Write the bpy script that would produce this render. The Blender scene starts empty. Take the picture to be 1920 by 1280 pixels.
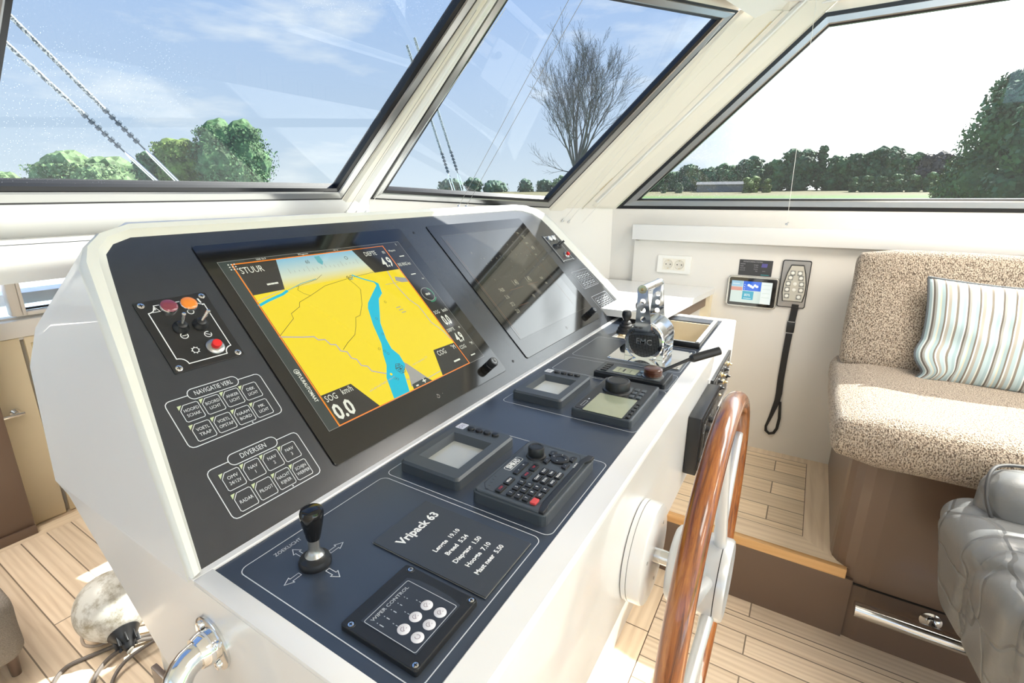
import bpy, bmesh, math, random
from mathutils import Matrix, Vector, Euler, noise
random.seed(7)
SC = bpy.context.scene
COL = SC.collection
R = math.radians
PI = math.pi

# ------------------------------------------------------------------ camera
FPX = 936.3
def make_camera():
    cam = bpy.data.cameras.new('camera'); o = bpy.data.objects.new('camera', cam); COL.objects.link(o)
    yaw, pitch, roll = R(32.69), R(16.03), R(-0.317)
    fwd = Vector((math.cos(yaw)*math.cos(pitch), math.sin(yaw)*math.cos(pitch), -math.sin(pitch)))
    right = Vector((math.sin(yaw), -math.cos(yaw), 0)); up = right.cross(fwd)
    c, s = math.cos(roll), math.sin(roll)
    r2 = right*c + up*s; u2 = up*c - right*s
    m = Matrix((( r2.x, u2.x, -fwd.x, 0), (r2.y, u2.y, -fwd.y, 0), (r2.z, u2.z, -fwd.z, 1.40), (0, 0, 0, 1)))
    o.matrix_world = m
    cam.sensor_width = 36; cam.lens = FPX/1920*36
    cam.shift_x = 42.6/1920; cam.shift_y = -7.0/1920
    cam.clip_start = 0.02; cam.clip_end = 3000
    SC.camera = o
make_camera()

# ------------------------------------------------------------------ world
SUN_DIR = Vector((1.0, -0.55, 1.22)).normalized()      # towards the sun
def make_world():
    w = bpy.data.worlds.new('sky'); SC.world = w; w.use_nodes = True
    nt = w.node_tree; N = nt.nodes; L = nt.links; N.clear()
    out = N.new('ShaderNodeOutputWorld'); bg = N.new('ShaderNodeBackground'); bg.inputs[1].default_value = 2.1
    tc = N.new('ShaderNodeTexCoord'); sep = N.new('ShaderNodeSeparateXYZ'); L.new(tc.outputs['Generated'], sep.inputs[0])
    ramp = N.new('ShaderNodeValToRGB'); L.new(sep.outputs[2], ramp.inputs[0])
    e = ramp.color_ramp.elements
    e[0].position = 0.0; e[0].color = (0.76, 0.86, 0.94, 1)
    e[1].position = 0.9; e[1].color = (0.16, 0.36, 0.85, 1)
    x = e.new(0.10); x.color = (0.60, 0.74, 0.92, 1)
    x = e.new(0.40); x.color = (0.36, 0.56, 0.96, 1)
    # whitening towards the sun and the haze below it
    dot = N.new('ShaderNodeVectorMath'); dot.operation = 'DOT_PRODUCT'
    L.new(tc.outputs['Generated'], dot.inputs[0]); h = Vector((0.90, -0.40, 0.18)).normalized(); dot.inputs[1].default_value = h
    mr = N.new('ShaderNodeMapRange'); mr.inputs[1].default_value = 0.80; mr.inputs[2].default_value = 1.0; L.new(dot.outputs['Value'], mr.inputs[0])
    pw = N.new('ShaderNodeMath'); pw.operation = 'POWER'; pw.inputs[1].default_value = 1.8; L.new(mr.outputs[0], pw.inputs[0])
    mix = N.new('ShaderNodeMixRGB'); L.new(pw.outputs[0], mix.inputs[0]); L.new(ramp.outputs[0], mix.inputs[1]); mix.inputs[2].default_value = (8.0, 8.1, 8.0, 1)
    # wisps of cloud
    mp = N.new('ShaderNodeMapping'); mp.inputs['Scale'].default_value = (1.6, 1.6, 6.0); L.new(tc.outputs['Generated'], mp.inputs[0])
    nz = N.new('ShaderNodeTexNoise'); nz.inputs['Scale'].default_value = 2.2; nz.inputs['Detail'].default_value = 6; nz.inputs['Roughness'].default_value = 0.55; L.new(mp.outputs[0], nz.inputs[0])
    cr = N.new('ShaderNodeValToRGB'); cr.color_ramp.elements[0].position = 0.54; cr.color_ramp.elements[1].position = 0.72; L.new(nz.outputs[0], cr.inputs[0])
    sc_ = N.new('ShaderNodeMath'); sc_.operation = 'MULTIPLY'; sc_.inputs[1].default_value = 0.75; L.new(cr.outputs[0], sc_.inputs[0])
    mix2 = N.new('ShaderNodeMixRGB'); L.new(sc_.outputs[0], mix2.inputs[0]); L.new(mix.outputs[0], mix2.inputs[1]); mix2.inputs[2].default_value = (1.05, 1.08, 1.1, 1)
    L.new(mix2.outputs[0], bg.inputs[0]); L.new(bg.outputs[0], out.inputs[0])
make_world()

def make_sun():
    l = bpy.data.lights.new('sun', 'SUN'); l.energy = 28.0; l.angle = R(0.6); l.color = (1.0, 0.955, 0.88)
    o = bpy.data.objects.new('sun', l); COL.objects.link(o)
    o.rotation_euler = SUN_DIR.to_track_quat('Z', 'Y').to_euler(); o.location = (6, -2, 7)
make_sun()
def fill_lamp(x, y, p):  # unseen area light, added overhead to brighten the cabin
    l = bpy.data.lights.new('fill_lamp_light', 'AREA'); l.energy = p; l.size = 0.5; l.color = (1.0, 0.93, 0.84); l.specular_factor = .25
    o = bpy.data.objects.new('fill_lamp_light', l); COL.objects.link(o); o.location = (x, y, 2.03); return o
for x, y in ((0.2, -0.9), (1.5, -.95), (1.75, -.50), (0.2, -2.2), (1.4, -2.2)): fill_lamp(x, y, 12 if x > 1 else 9)
_l = fill_lamp(.1, 2.1, 12); _l.location.z = 1.225  # added fill light under the dashboard ledge, lifts the fore cabin

SC.view_settings.view_transform = 'Standard'; SC.view_settings.look = 'None'
SC.view_settings.gamma = 1.0; SC.view_settings.use_curve_mapping = False
SC.view_settings.exposure = 0.10
try:
    SC.cycles.max_bounces = 10; SC.cycles.diffuse_bounces = 6; SC.cycles.transparent_max_bounces = 16
    SC.cycles.sample_clamp_indirect = 8.0
    SC.cycles.caustics_reflective = False; SC.cycles.caustics_refractive = False
    SC.cycles.use_denoising = True
except Exception: pass

# ------------------------------------------------------------------ materials
MATS = {}
def mat(name, col=(.8, .8, .8), rough=.5, metal=0, coat=0, emis=None, es=1.0, spec=.5, ior=1.5, bump=None, var=None, sheen=0, coat_rough=.03):
    if name in MATS: return MATS[name]
    m = bpy.data.materials.new(name); m.use_nodes = True; nt = m.node_tree; N = nt.nodes; L = nt.links
    b = N['Principled BSDF']
    b.inputs['Base Color'].default_value = (*col, 1); b.inputs['Roughness'].default_value = rough; b.inputs['Metallic'].default_value = metal
    b.inputs['Specular IOR Level'].default_value = spec; b.inputs['IOR'].default_value = ior; b.inputs['Coat Weight'].default_value = coat; b.inputs['Coat Roughness'].default_value = coat_rough
    if sheen: b.inputs['Sheen Weight'].default_value = sheen
    if emis: b.inputs['Emission Color'].default_value = (*emis, 1); b.inputs['Emission Strength'].default_value = es
    tc = N.new('ShaderNodeTexCoord')
    if var:   # var = (scale, amount): slow mottling of the base colour
        nz = N.new('ShaderNodeTexNoise'); nz.inputs['Scale'].default_value = var[0]; nz.inputs['Detail'].default_value = 4; L.new(tc.outputs['Object'], nz.inputs[0])
        mx = N.new('ShaderNodeMixRGB'); a = var[1]
        mx.inputs[1].default_value = (*[c*(1-a) for c in col], 1); mx.inputs[2].default_value = (*[min(1, c*(1+a)) for c in col], 1)
        L.new(nz.outputs[0], mx.inputs[0]); L.new(mx.outputs[0], b.inputs['Base Color'])
    if bump:  # (scale, strength, distance)
        nb = N.new('ShaderNodeTexNoise'); nb.inputs['Scale'].default_value = bump[0]; nb.inputs['Detail'].default_value = 3; L.new(tc.outputs['Object'], nb.inputs[0])
        bp = N.new('ShaderNodeBump'); bp.inputs['Strength'].default_value = bump[1]; bp.inputs['Distance'].default_value = bump[2]
        L.new(nb.outputs[0], bp.inputs['Height']); L.new(bp.outputs[0], b.inputs['Normal'])
    MATS[name] = m
    return m

WHITE = mat('white_lacquer', (.78, .775, .75), .35, coat=.3, var=(3, .02))
GEL = mat('white_console_paint', (.80, .80, .79), .30, coat=.45, var=(5, .02))
LIPM = mat('cream_gelcoat_rim', (.78, .78, .71), .32, coat=.3, var=(9, .05))
LINER = mat('cream_liner', (.74, .70, .61), .55, var=(4, .02))
WALLM = mat('wall_cream', (.74, .715, .665), .55, var=(2, .02))
CEILM = mat('ceiling_white', (.82, .80, .76), .6)
TAUPE = mat('taupe_panel', (.135, .090, .065), .35, coat=.15, var=(1.5, .08))
BLACK = mat('black_plastic', (.012, .013, .015), .38, bump=(400, .15, .0003))
BLACKG = mat('black_gloss', (.008, .008, .009), .10)
RUBBER = mat('black_rubber', (.012, .012, .013), .55)
HOUS = mat('charcoal_housing', (.055, .066, .078), .42, bump=(500, .15, .0003))
PANEL = mat('slate_laminate', (.030, .034, .042), .24, ior=1.6, bump=(700, .25, .0002), var=(30, .10))
DESKM = mat('slate_blue_laminate', (.034, .045, .066), .31, ior=1.68, bump=(600, .2, .0002), var=(14, .12))
PLATEB = mat('engraved_black_plate', (.016, .016, .017), .30, var=(60, .15))
INK = mat('white_print', (.62, .66, .70), .5)
INKB = mat('white_engraving', (.82, .84, .84), .5)
CHROME = mat('chrome', (.82, .82, .82), .06, metal=1)
STEEL = mat('polished_steel', (.74, .74, .73), .13, metal=1)
ALU = mat('satin_aluminium', (.40, .40, .39), .30, metal=1)
ALUP = mat('silver_paint', (.60, .61, .62), .30, metal=.35, coat=.2)
SEAL = mat('black_seal', (.006, .006, .007), .35)
BRASS = mat('brushed_brass', (.62, .50, .28), .3, metal=1)
BEZEL = mat('display_glass_black', (.010, .009, .008), .07, ior=1.65)
REDB = mat('red_button', (.75, .02, .02), .35)
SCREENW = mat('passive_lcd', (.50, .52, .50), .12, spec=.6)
LCDG = mat('greenish_lcd', (.30, .33, .24), .10, spec=.7)
TAN = mat('grey_leather', (.165, .17, .172), .36, coat=.12, bump=(140, .35, .001), var=(5, .12))
def creased(m):
    nt = m.node_tree; N = nt.nodes; L = nt.links; b = N['Principled BSDF']; old = b.inputs['Normal'].links[0].from_node
    tc = N.new('ShaderNodeTexCoord'); nz = N.new('ShaderNodeTexNoise'); nz.inputs['Scale'].default_value = 6; L.new(tc.outputs['Object'], nz.inputs[0])
    ad = N.new('ShaderNodeVectorMath'); ad.operation = 'MULTIPLY_ADD'; ad.inputs[1].default_value = (.12, .12, .12); L.new(nz.outputs['Color'], ad.inputs[0]); L.new(tc.outputs['Object'], ad.inputs[2])
    vo = N.new('ShaderNodeTexVoronoi'); vo.feature = 'DISTANCE_TO_EDGE'; vo.inputs['Scale'].default_value = 7.5; L.new(ad.outputs[0], vo.inputs[0])
    mr = N.new('ShaderNodeMapRange'); mr.inputs[2].default_value = .05; L.new(vo.outputs['Distance'], mr.inputs[0])
    bp = N.new('ShaderNodeBump'); bp.inputs['Strength'].default_value = .8; bp.inputs['Distance'].default_value = .004; L.new(mr.outputs[0], bp.inputs['Height']); L.new(old.outputs[0], bp.inputs['Normal']); L.new(bp.outputs[0], b.inputs['Normal'])
creased(TAN)
DOORM = mat('cream_door', (.80, .70, .50), .5, var=(2, .03))

def emit(name, col, s=1.0, gl=.07):
    if name in MATS: return MATS[name]
    return mat(name, tuple(c*.05 for c in col), gl, emis=col, es=s, spec=.7)

def wood(name, c1, c2, rough=.45, scale=(1, 12, 12), coat=0, plank=None, fine=1.0, axis='y'):
    m = bpy.data.materials.new(name); m.use_nodes = True; nt = m.node_tree; N = nt.nodes; L = nt.links; b = N['Principled BSDF']
    tc = N.new('ShaderNodeTexCoord'); src = tc.outputs['Object']
    if axis == 'y':     # grain runs along y: swap so that x is the long axis
        mp0 = N.new('ShaderNodeMapping'); mp0.inputs['Rotation'].default_value = (0, 0, PI/2); L.new(src, mp0.inputs[0]); src = mp0.outputs[0]
    col = None; fac = None
    if plank:
        w_, l_ = plank
        br = N.new('ShaderNodeTexBrick'); br.inputs['Scale'].default_value = 1.0; br.inputs['Brick Width'].default_value = l_; br.inputs['Row Height'].default_value = w_
        br.inputs['Mortar Size'].default_value = .0022; br.inputs['Mortar Smooth'].default_value = .1; br.inputs['Bias'].default_value = 0
        br.inputs['Color1'].default_value = (0, 0, 0, 1); br.inputs['Color2'].default_value = (1, 1, 1, 1); br.inputs['Mortar'].default_value = (.5, .5, .5, 1)
        br.offset = .37; L.new(src, br.inputs[0]); fac = br
        add = N.new('ShaderNodeVectorMath'); add.operation = 'MULTIPLY_ADD'
        L.new(br.outputs[0], add.inputs[0]); add.inputs[1].default_value = (3.7, 2.1, 5.3); L.new(src, add.inputs[2]); vec = add.outputs[0]
    else: vec = src
    mp = N.new('ShaderNodeMapping'); mp.inputs['Scale'].default_value = scale; L.new(vec, mp.inputs[0])
    nz = N.new('ShaderNodeTexNoise'); nz.inputs['Scale'].default_value = 1.6*fine; nz.inputs['Detail'].default_value = 8; nz.inputs['Distortion'].default_value = 1.6; L.new(mp.outputs[0], nz.inputs[0])
    wv = N.new('ShaderNodeTexWave'); wv.wave_type = 'BANDS'; wv.bands_direction = 'Y'; wv.inputs['Scale'].default_value = .55*fine; wv.inputs['Distortion'].default_value = 9; wv.inputs['Detail'].default_value = 3; wv.inputs['Detail Scale'].default_value = .8
    L.new(mp.outputs[0], wv.inputs[0])
    ad = N.new('ShaderNodeMixRGB'); ad.inputs[0].default_value = .22; L.new(nz.outputs[0], ad.inputs[1]); L.new(wv.outputs[0], ad.inputs[2])
    cr = N.new('ShaderNodeValToRGB'); cr.color_ramp.elements[0].position = .22; cr.color_ramp.elements[1].position = .62
    cr.color_ramp.elements[0].color = (*c2, 1); cr.color_ramp.elements[1].color = (*c1, 1); L.new(ad.outputs[0], cr.inputs[0])
    col = cr.outputs[0]
    if plank:
        hs = N.new('ShaderNodeHueSaturation'); mr = N.new('ShaderNodeMapRange'); mr.inputs[3].default_value = .86; mr.inputs[4].default_value = 1.10
        L.new(fac.outputs[0], mr.inputs[0]); L.new(mr.outputs[0], hs.inputs['Value']); L.new(col, hs.inputs['Color'])
        mx = N.new('ShaderNodeMixRGB'); L.new(fac.outputs[1], mx.inputs[0]); L.new(hs.outputs[0], mx.inputs[1]); mx.inputs[2].default_value = (*[c*.34 for c in c2], 1); col = mx.outputs[0]
    L.new(col, b.inputs['Base Color']); b.inputs['Roughness'].default_value = rough; b.inputs['Coat Weight'].default_value = coat; b.inputs['Coat Roughness'].default_value = .04
    bp = N.new('ShaderNodeBump'); bp.inputs['Strength'].default_value = .15; bp.inputs['Distance'].default_value = .001; L.new(ad.outputs[0], bp.inputs['Height']); L.new(bp.outputs[0], b.inputs['Normal'])
    MATS[name] = m
    return m
OAK = wood('oak_planks', (.86, .71, .54), (.68, .53, .38), .42, (1.2, 26, 26), plank=(.0865, 1.45), fine=1.0)
OAKP = wood('oak_platform_planks', (.62, .48, .31), (.47, .34, .20), .42, (1.5, 22, 22), plank=(.088, 3.0), axis='y')
OAKX = wood('oak_border', (.84, .69, .51), (.69, .54, .38), .42, (1.5, 20, 20), axis='x')
OAKY = wood('oak_border_lengthwise', (.84, .69, .51), (.69, .54, .38), .42, (1.5, 20, 20), axis='y')
OAKE = wood('oak_nosing', (.72, .44, .20), (.56, .30, .11), .40, (1.5, 26, 26), axis='y')
def teak():
    m = bpy.data.materials.new('varnished_teak'); m.use_nodes = True; nt = m.node_tree; N = nt.nodes; L = nt.links; b = N['Principled BSDF']
    tc = N.new('ShaderNodeTexCoord'); sp = N.new('ShaderNodeSeparateXYZ'); L.new(tc.outputs['Object'], sp.inputs[0])
    at = N.new('ShaderNodeMath'); at.operation = 'ARCTAN2'; L.new(sp.outputs[0], at.inputs[0]); L.new(sp.outputs[2], at.inputs[1])
    cb = N.new('ShaderNodeCombineXYZ'); L.new(sp.outputs[0], cb.inputs[0]); L.new(sp.outputs[2], cb.inputs[2]); ln = N.new('ShaderNodeVectorMath'); ln.operation = 'LENGTH'; L.new(cb.outputs[0], ln.inputs[0])
    def mul(o_, k): q = N.new('ShaderNodeMath'); q.operation = 'MULTIPLY'; q.inputs[1].default_value = k; L.new(o_, q.inputs[0]); return q.outputs[0]
    v = N.new('ShaderNodeCombineXYZ'); L.new(mul(at.outputs[0], 1.1), v.inputs[0]); L.new(mul(ln.outputs['Value'], 42), v.inputs[1]); L.new(mul(sp.outputs[1], 42), v.inputs[2])
    nz = N.new('ShaderNodeTexNoise'); nz.inputs['Scale'].default_value = 3.2; nz.inputs['Detail'].default_value = 8; nz.inputs['Roughness'].default_value = .65; nz.inputs['Distortion'].default_value = .6; L.new(v.outputs[0], nz.inputs[0])
    cr = N.new('ShaderNodeValToRGB'); e = cr.color_ramp.elements; e[0].position = .34; e[0].color = (.085, .018, .003, 1); e[1].position = .66; e[1].color = (.46, .165, .028, 1); x = e.new(.50); x.color = (.30, .085, .013, 1)
    L.new(nz.outputs[0], cr.inputs[0]); L.new(cr.outputs[0], b.inputs['Base Color']); b.inputs['Roughness'].default_value = .28; b.inputs['Coat Weight'].default_value = .8; b.inputs['Coat Roughness'].default_value = .04
    return m
TEAK = teak()

def boucle():
    m = bpy.data.materials.new('boucle_fabric'); m.use_nodes = True; nt = m.node_tree; N = nt.nodes; L = nt.links; b = N['Principled BSDF']
    tc = N.new('ShaderNodeTexCoord'); mp = N.new('ShaderNodeMapping'); mp.inputs['Scale'].default_value = (1, 1, .55); L.new(tc.outputs['Object'], mp.inputs[0])
    nz = N.new('ShaderNodeTexNoise'); nz.inputs['Scale'].default_value = 330; nz.inputs['Detail'].default_value = 2; L.new(mp.outputs[0], nz.inputs[0])
    vo = N.new('ShaderNodeTexVoronoi'); vo.inputs['Scale'].default_value = 300; L.new(mp.outputs[0], vo.inputs[0])
    cr = N.new('ShaderNodeValToRGB'); e = cr.color_ramp.elements; e[0].position = .38; e[0].color = (.11, .08, .056, 1); e[1].position = .56; e[1].color = (.50, .42, .33, 1)
    x = e.new(.47); x.color = (.29, .23, .175, 1)
    L.new(nz.outputs[0], cr.inputs[0]); L.new(cr.outputs[0], b.inputs['Base Color']); b.inputs['Roughness'].default_value = .9; b.inputs['Sheen Weight'].default_value = .15
    bp = N.new('ShaderNodeBump'); bp.inputs['Strength'].default_value = .7; bp.inputs['Distance'].default_value = .004; L.new(vo.outputs[0], bp.inputs['Height']); L.new(bp.outputs[0], b.inputs['Normal'])
    return m
BOUCLE = boucle()

def stripes():
    m = bpy.data.materials.new('striped_fabric'); m.use_nodes = True; nt = m.node_tree; N = nt.nodes; L = nt.links; b = N['Principled BSDF']
    uv = N.new('ShaderNodeUVMap'); sep = N.new('ShaderNodeSeparateXYZ'); L.new(uv.outputs[0], sep.inputs[0])
    mu = N.new('ShaderNodeMath'); mu.operation = 'MULTIPLY'; mu.inputs[1].default_value = 6.0; L.new(sep.outputs[0], mu.inputs[0])
    fr = N.new('ShaderNodeMath'); fr.operation = 'FRACT'; L.new(mu.outputs[0], fr.inputs[0])
    cr = N.new('ShaderNodeValToRGB'); cr.color_ramp.interpolation = 'CONSTANT'; L.new(fr.outputs[0], cr.inputs[0])
    pal = [(.40, .53, .56), (.74, .80, .78), (.16, .14, .12), (.40, .40, .37), (.56, .68, .70), (.72, .66, .50), (.38, .49, .51), (.20, .17, .14), (.72, .78, .76), (.45, .42, .36), (.46, .58, .61), (.76, .76, .68), (.26, .23, .19), (.50, .62, .64)]
    pos = [0, .09, .13, .18, .25, .33, .37, .47, .52, .57, .66, .77, .81, .88]
    e = cr.color_ramp.elements; e[0].position = 0; e[0].color = (*pal[0], 1); e[1].position = pos[1]; e[1].color = (*pal[1], 1)
    for p, c in list(zip(pos, pal))[2:]: x = e.new(p); x.color = (*c, 1)
    L.new(cr.outputs[0], b.inputs['Base Color']); b.inputs['Roughness'].default_value = .8
    tc = N.new('ShaderNodeTexCoord'); nb = N.new('ShaderNodeTexNoise'); nb.inputs['Scale'].default_value = 500; L.new(tc.outputs['Object'], nb.inputs[0])
    bp = N.new('ShaderNodeBump'); bp.inputs['Strength'].default_value = .2; bp.inputs['Distance'].default_value = .001; L.new(nb.outputs[0], bp.inputs['Height']); L.new(bp.outputs[0], b.inputs['Normal'])
    return m
STRIPE = stripes()

def glass_mat(name, tint, dirt=.0, refl=1.0):
    m = bpy.data.materials.new(name); m.use_nodes = True; nt = m.node_tree; N = nt.nodes; L = nt.links; N.clear()
    out = N.new('ShaderNodeOutputMaterial'); tr = N.new('ShaderNodeBsdfTransparent'); tr.inputs[0].default_value = (*tint, 1)
    gl = N.new('ShaderNodeBsdfGlossy'); gl.inputs['Roughness'].default_value = .01
    fr = N.new('ShaderNodeFresnel'); fr.inputs[0].default_value = 1.42
    mu = N.new('ShaderNodeMath'); mu.operation = 'MULTIPLY'; mu.inputs[1].default_value = refl; L.new(fr.outputs[0], mu.inputs[0])
    mx = N.new('ShaderNodeMixShader'); L.new(mu.outputs[0], mx.inputs[0]); L.new(tr.outputs[0], mx.inputs[1]); L.new(gl.outputs[0], mx.inputs[2])
    last = mx.outputs[0]
    if dirt:      # dried spray: small pale spots on the outside
        tc = N.new('ShaderNodeTexCoord')
        vo = N.new('ShaderNodeTexVoronoi'); vo.inputs['Scale'].default_value = 210; vo.inputs['Randomness'].default_value = 1; L.new(tc.outputs['Object'], vo.inputs[0])
        lt = N.new('ShaderNodeMath'); lt.operation = 'LESS_THAN'; lt.inputs[1].default_value = .13; L.new(vo.outputs['Distance'], lt.inputs[0])
        nz = N.new('ShaderNodeTexNoise'); nz.inputs['Scale'].default_value = 1.1; nz.inputs['Detail'].default_value = 3; L.new(tc.outputs['Object'], nz.inputs[0])
        mr = N.new('ShaderNodeMapRange'); mr.inputs[1].default_value = .44; mr.inputs[2].default_value = .60; L.new(nz.outputs[0], mr.inputs[0])
        m2 = N.new('ShaderNodeMath'); m2.operation = 'MULTIPLY'; L.new(lt.outputs[0], m2.inputs[0]); L.new(mr.outputs[0], m2.inputs[1])
        m3 = N.new('ShaderNodeMath'); m3.operation = 'MULTIPLY_ADD'; m3.inputs[1].default_value = dirt; m3.inputs[2].default_value = .006; L.new(m2.outputs[0], m3.inputs[0])
        df = N.new('ShaderNodeBsdfTranslucent'); df.inputs[0].default_value = (.9, .92, .92, 1)
        mz = N.new('ShaderNodeMixShader'); L.new(m3.outputs[0], mz.inputs[0]); L.new(last, mz.inputs[1]); L.new(df.outputs[0], mz.inputs[2]); last = mz.outputs[0]
    L.new(last, out.inputs[0])
    return m
GLASS = glass_mat('tinted_window_glass', (.39, .41, .415), .06)
GLASSD = glass_mat('tinted_spotted_window_glass', (.39, .41, .41), .26)

# ------------------------------------------------------------------ mesh helpers
class MB:
    def __init__(s): s.v = []; s.f = []; s.m = []; s.sm = []; s.uv = None
    def add(s, vs, fs, mi=0, M=None, smooth=False):
        o = len(s.v)
        for p in vs:
            p = Vector(p); s.v.append(tuple(M @ p) if M is not None else tuple(p))
        for f in fs: s.f.append([o+i for i in f]); s.m.append(mi); s.sm.append(smooth)
        return s
    def bm(s, b, mi=0, M=None, smooth=False):
        b.verts.ensure_lookup_table(); b.verts.index_update()
        s.add([v.co[:] for v in b.verts], [[v.index for v in f.verts] for f in b.faces], mi, M, smooth); b.free(); return s
    def box(s, c, d, bev=0, mi=0, M=None, segs=2, smooth=None):
        b = bmesh.new(); bmesh.ops.create_cube(b, size=1)
        for v in b.verts: v.co = Vector((v.co.x*d[0]+c[0], v.co.y*d[1]+c[1], v.co.z*d[2]+c[2]))
        if bev: bmesh.ops.bevel(b, geom=b.edges[:], offset=min(bev, .49*min(d)), segments=segs, affect='EDGES', profile=.5)
        return s.bm(b, mi, M, bool(bev) if smooth is None else smooth)
    def prism(s, poly, z0, z1, bev=0, mi=0, M=None, segs=2, top_only=True, smooth=False):
        """poly: 2d outline, counter-clockwise; extruded z0..z1, top rim bevelled"""
        b = bmesh.new(); lo = [b.verts.new((x, y, z0)) for x, y in poly]; hi = [b.verts.new((x, y, z1)) for x, y in poly]
        n = len(poly); b.faces.new(lo[::-1]); b.faces.new(hi)
        for i in range(n): b.faces.new((lo[i], lo[(i+1) % n], hi[(i+1) % n], hi[i]))
        if bev:
            b.edges.ensure_lookup_table()
            es = [e for e in b.edges if all(abs(v.co.z-z1) < 1e-9 for v in e.verts)]
            if not top_only: es += [e for e in b.edges if all(abs(v.co.z-z0) < 1e-9 for v in e.verts)]
            bmesh.ops.bevel(b, geom=es, offset=bev, segments=segs, affect='EDGES', profile=.5)
        return s.bm(b, mi, M, smooth)
    def cyl(s, p0, p1, r0, r1=None, n=24, mi=0, caps=True, smooth=True, M=None):
        r1 = r0 if r1 is None else r1; p0 = Vector(p0); p1 = Vector(p1); d = (p1-p0).normalized()
        q = d.to_track_quat('Z', 'Y'); vs = []
        for p, r in ((p0, r0), (p1, r1)):
            for i in range(n): a = 2*PI*i/n; vs.append(p + q @ Vector((r*math.cos(a), r*math.sin(a), 0)))
        s.add(vs, [[i, (i+1) % n, n+(i+1) % n, n+i] for i in range(n)], mi, M, smooth)
        if caps:
            s.add(vs[:n], [list(range(n))[::-1]], mi, M); s.add(vs[n:], [list(range(n))], mi, M)
        return s
    def lathe(s, prof, n=32, mi=0, M=None, smooth=True, cap=True):
        """prof: (r, z) from bottom to top around z"""
        vs = []; fs = []
        for r, z in prof:
            for i in range(n): a = 2*PI*i/n; vs.append((r*math.cos(a), r*math.sin(a), z))
        for k in range(len(prof)-1):
            for i in range(n): fs.append([k*n+i, k*n+(i+1) % n, (k+1)*n+(i+1) % n, (k+1)*n+i])
        if cap:
            fs.append(list(range(n))[::-1]); fs.append([(len(prof)-1)*n+i for i in range(n)])
        return s.add(vs, fs, mi, M, smooth)
    def tube(s, pts, r, n=12, mi=0, closed=False, M=None, caps=True, smooth=True):
        pts = [Vector(p) for p in pts]; m = len(pts); rs = r if isinstance(r, (list, tuple)) else [r]*m
        vs = []; up = None
        for i, p in enumerate(pts):
            a = pts[i-1] if (i or closed) else p; b_ = pts[(i+1) % m] if (i < m-1 or closed) else p
            t = (b_-a).normalized()
            if up is None:
                up = Vector((0, 0, 1)) if abs(t.z) < .9 else Vector((1, 0, 0))
            x = up.cross(t)
            if x.length < 1e-6: x = Vector((1, 0, 0)).cross(t)
            x.normalize(); y = t.cross(x).normalized(); up = y
            for k in range(n): an = 2*PI*k/n; vs.append(p + x*(rs[i]*math.cos(an)) + y*(rs[i]*math.sin(an)))
        fs = []
        for i in range(m if closed else m-1):
            j = (i+1) % m
            for k in range(n): fs.append([i*n+k, i*n+(k+1) % n, j*n+(k+1) % n, j*n+k])
        if caps and not closed: fs.append(list(range(n))[::-1]); fs.append([(m-1)*n+k for k in range(n)])
        return s.add(vs, fs, mi, M, smooth)
    def line(s, pts, w, z, mi=0, closed=False, M=None):
        """flat printed line in the xy plane"""
        P = [Vector((p[0], p[1])) for p in pts]; m = len(P); vs = []
        for i, p in enumerate(P):
            a = P[i-1] if (i or closed) else None; b_ = P[(i+1) % m] if (i < m-1 or closed) else None
            d1 = (p-a).normalized() if a is not None and (p-a).length > 1e-9 else None; d2 = (b_-p).normalized() if b_ is not None and (b_-p).length > 1e-9 else None
            if d1 is None: d1 = d2
            if d2 is None: d2 = d1
            t = d1+d2
            if t.length < 1e-6: t = d1
            t.normalize(); nn = Vector((-t.y, t.x)); k = max(.4, nn.dot(Vector((-d1.y, d1.x))))
            vs += [(*(p+nn*(w/2/k)), z), (*(p-nn*(w/2/k)), z)]
        fs = [[2*i, 2*i+1, 2*((i+1) % m)+1, 2*((i+1) % m)] for i in range(m if closed else m-1)]
        return s.add(vs, fs, mi, M)
    def poly(s, pts, z, mi=0, M=None):
        return s.add([(x, y, z) for x, y in pts], [list(range(len(pts)))], mi, M)
    def text(s, t, size, x, y, z, mi=0, rot=0, align='CENTER', sx=1.0, bold=0.0, M=None, shear=0):
        cu = bpy.data.curves.new('t', 'FONT'); cu.body = t; cu.size = size; cu.align_x = align; cu.align_y = 'CENTER'; cu.resolution_u = 2; cu.offset = bold; cu.shear = shear
        o = bpy.data.objects.new('t', cu); me = bpy.data.meshes.new_from_object(o)
        T = Matrix.Translation((x, y, z)) @ Matrix.Rotation(rot, 4, 'Z') @ Matrix.Diagonal((sx, 1, 1, 1))
        if M is not None: T = M @ T
        s.add([v.co[:] for v in me.vertices], [list(p.vertices) for p in me.polygons], mi, T)
        bpy.data.objects.remove(o); bpy.data.curves.remove(cu); bpy.data.meshes.remove(me)
        return s
    def mesh(s, name, mats):
        me = bpy.data.meshes.new(name); me.from_pydata(s.v, [], s.f)
        for m in (mats if isinstance(mats, (list, tuple)) else [mats]): me.materials.append(m)
        me.polygons.foreach_set('material_index', s.m); me.polygons.foreach_set('use_smooth', s.sm)
        me.update()
        return me
    def build(s, name, mats, parent=None, loc=None, label=None, autosmooth=True):
        me = s.mesh(name, mats)
        if any(s.sm):
            try: me.set_sharp_from_angle(angle=R(40))
            except Exception: pass
        o = bpy.data.objects.new(name, me); COL.objects.link(o)
        if parent is not None: o.parent = parent
        if loc is not None: o.location = loc
        if label: o['label'] = label
        return o

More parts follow.
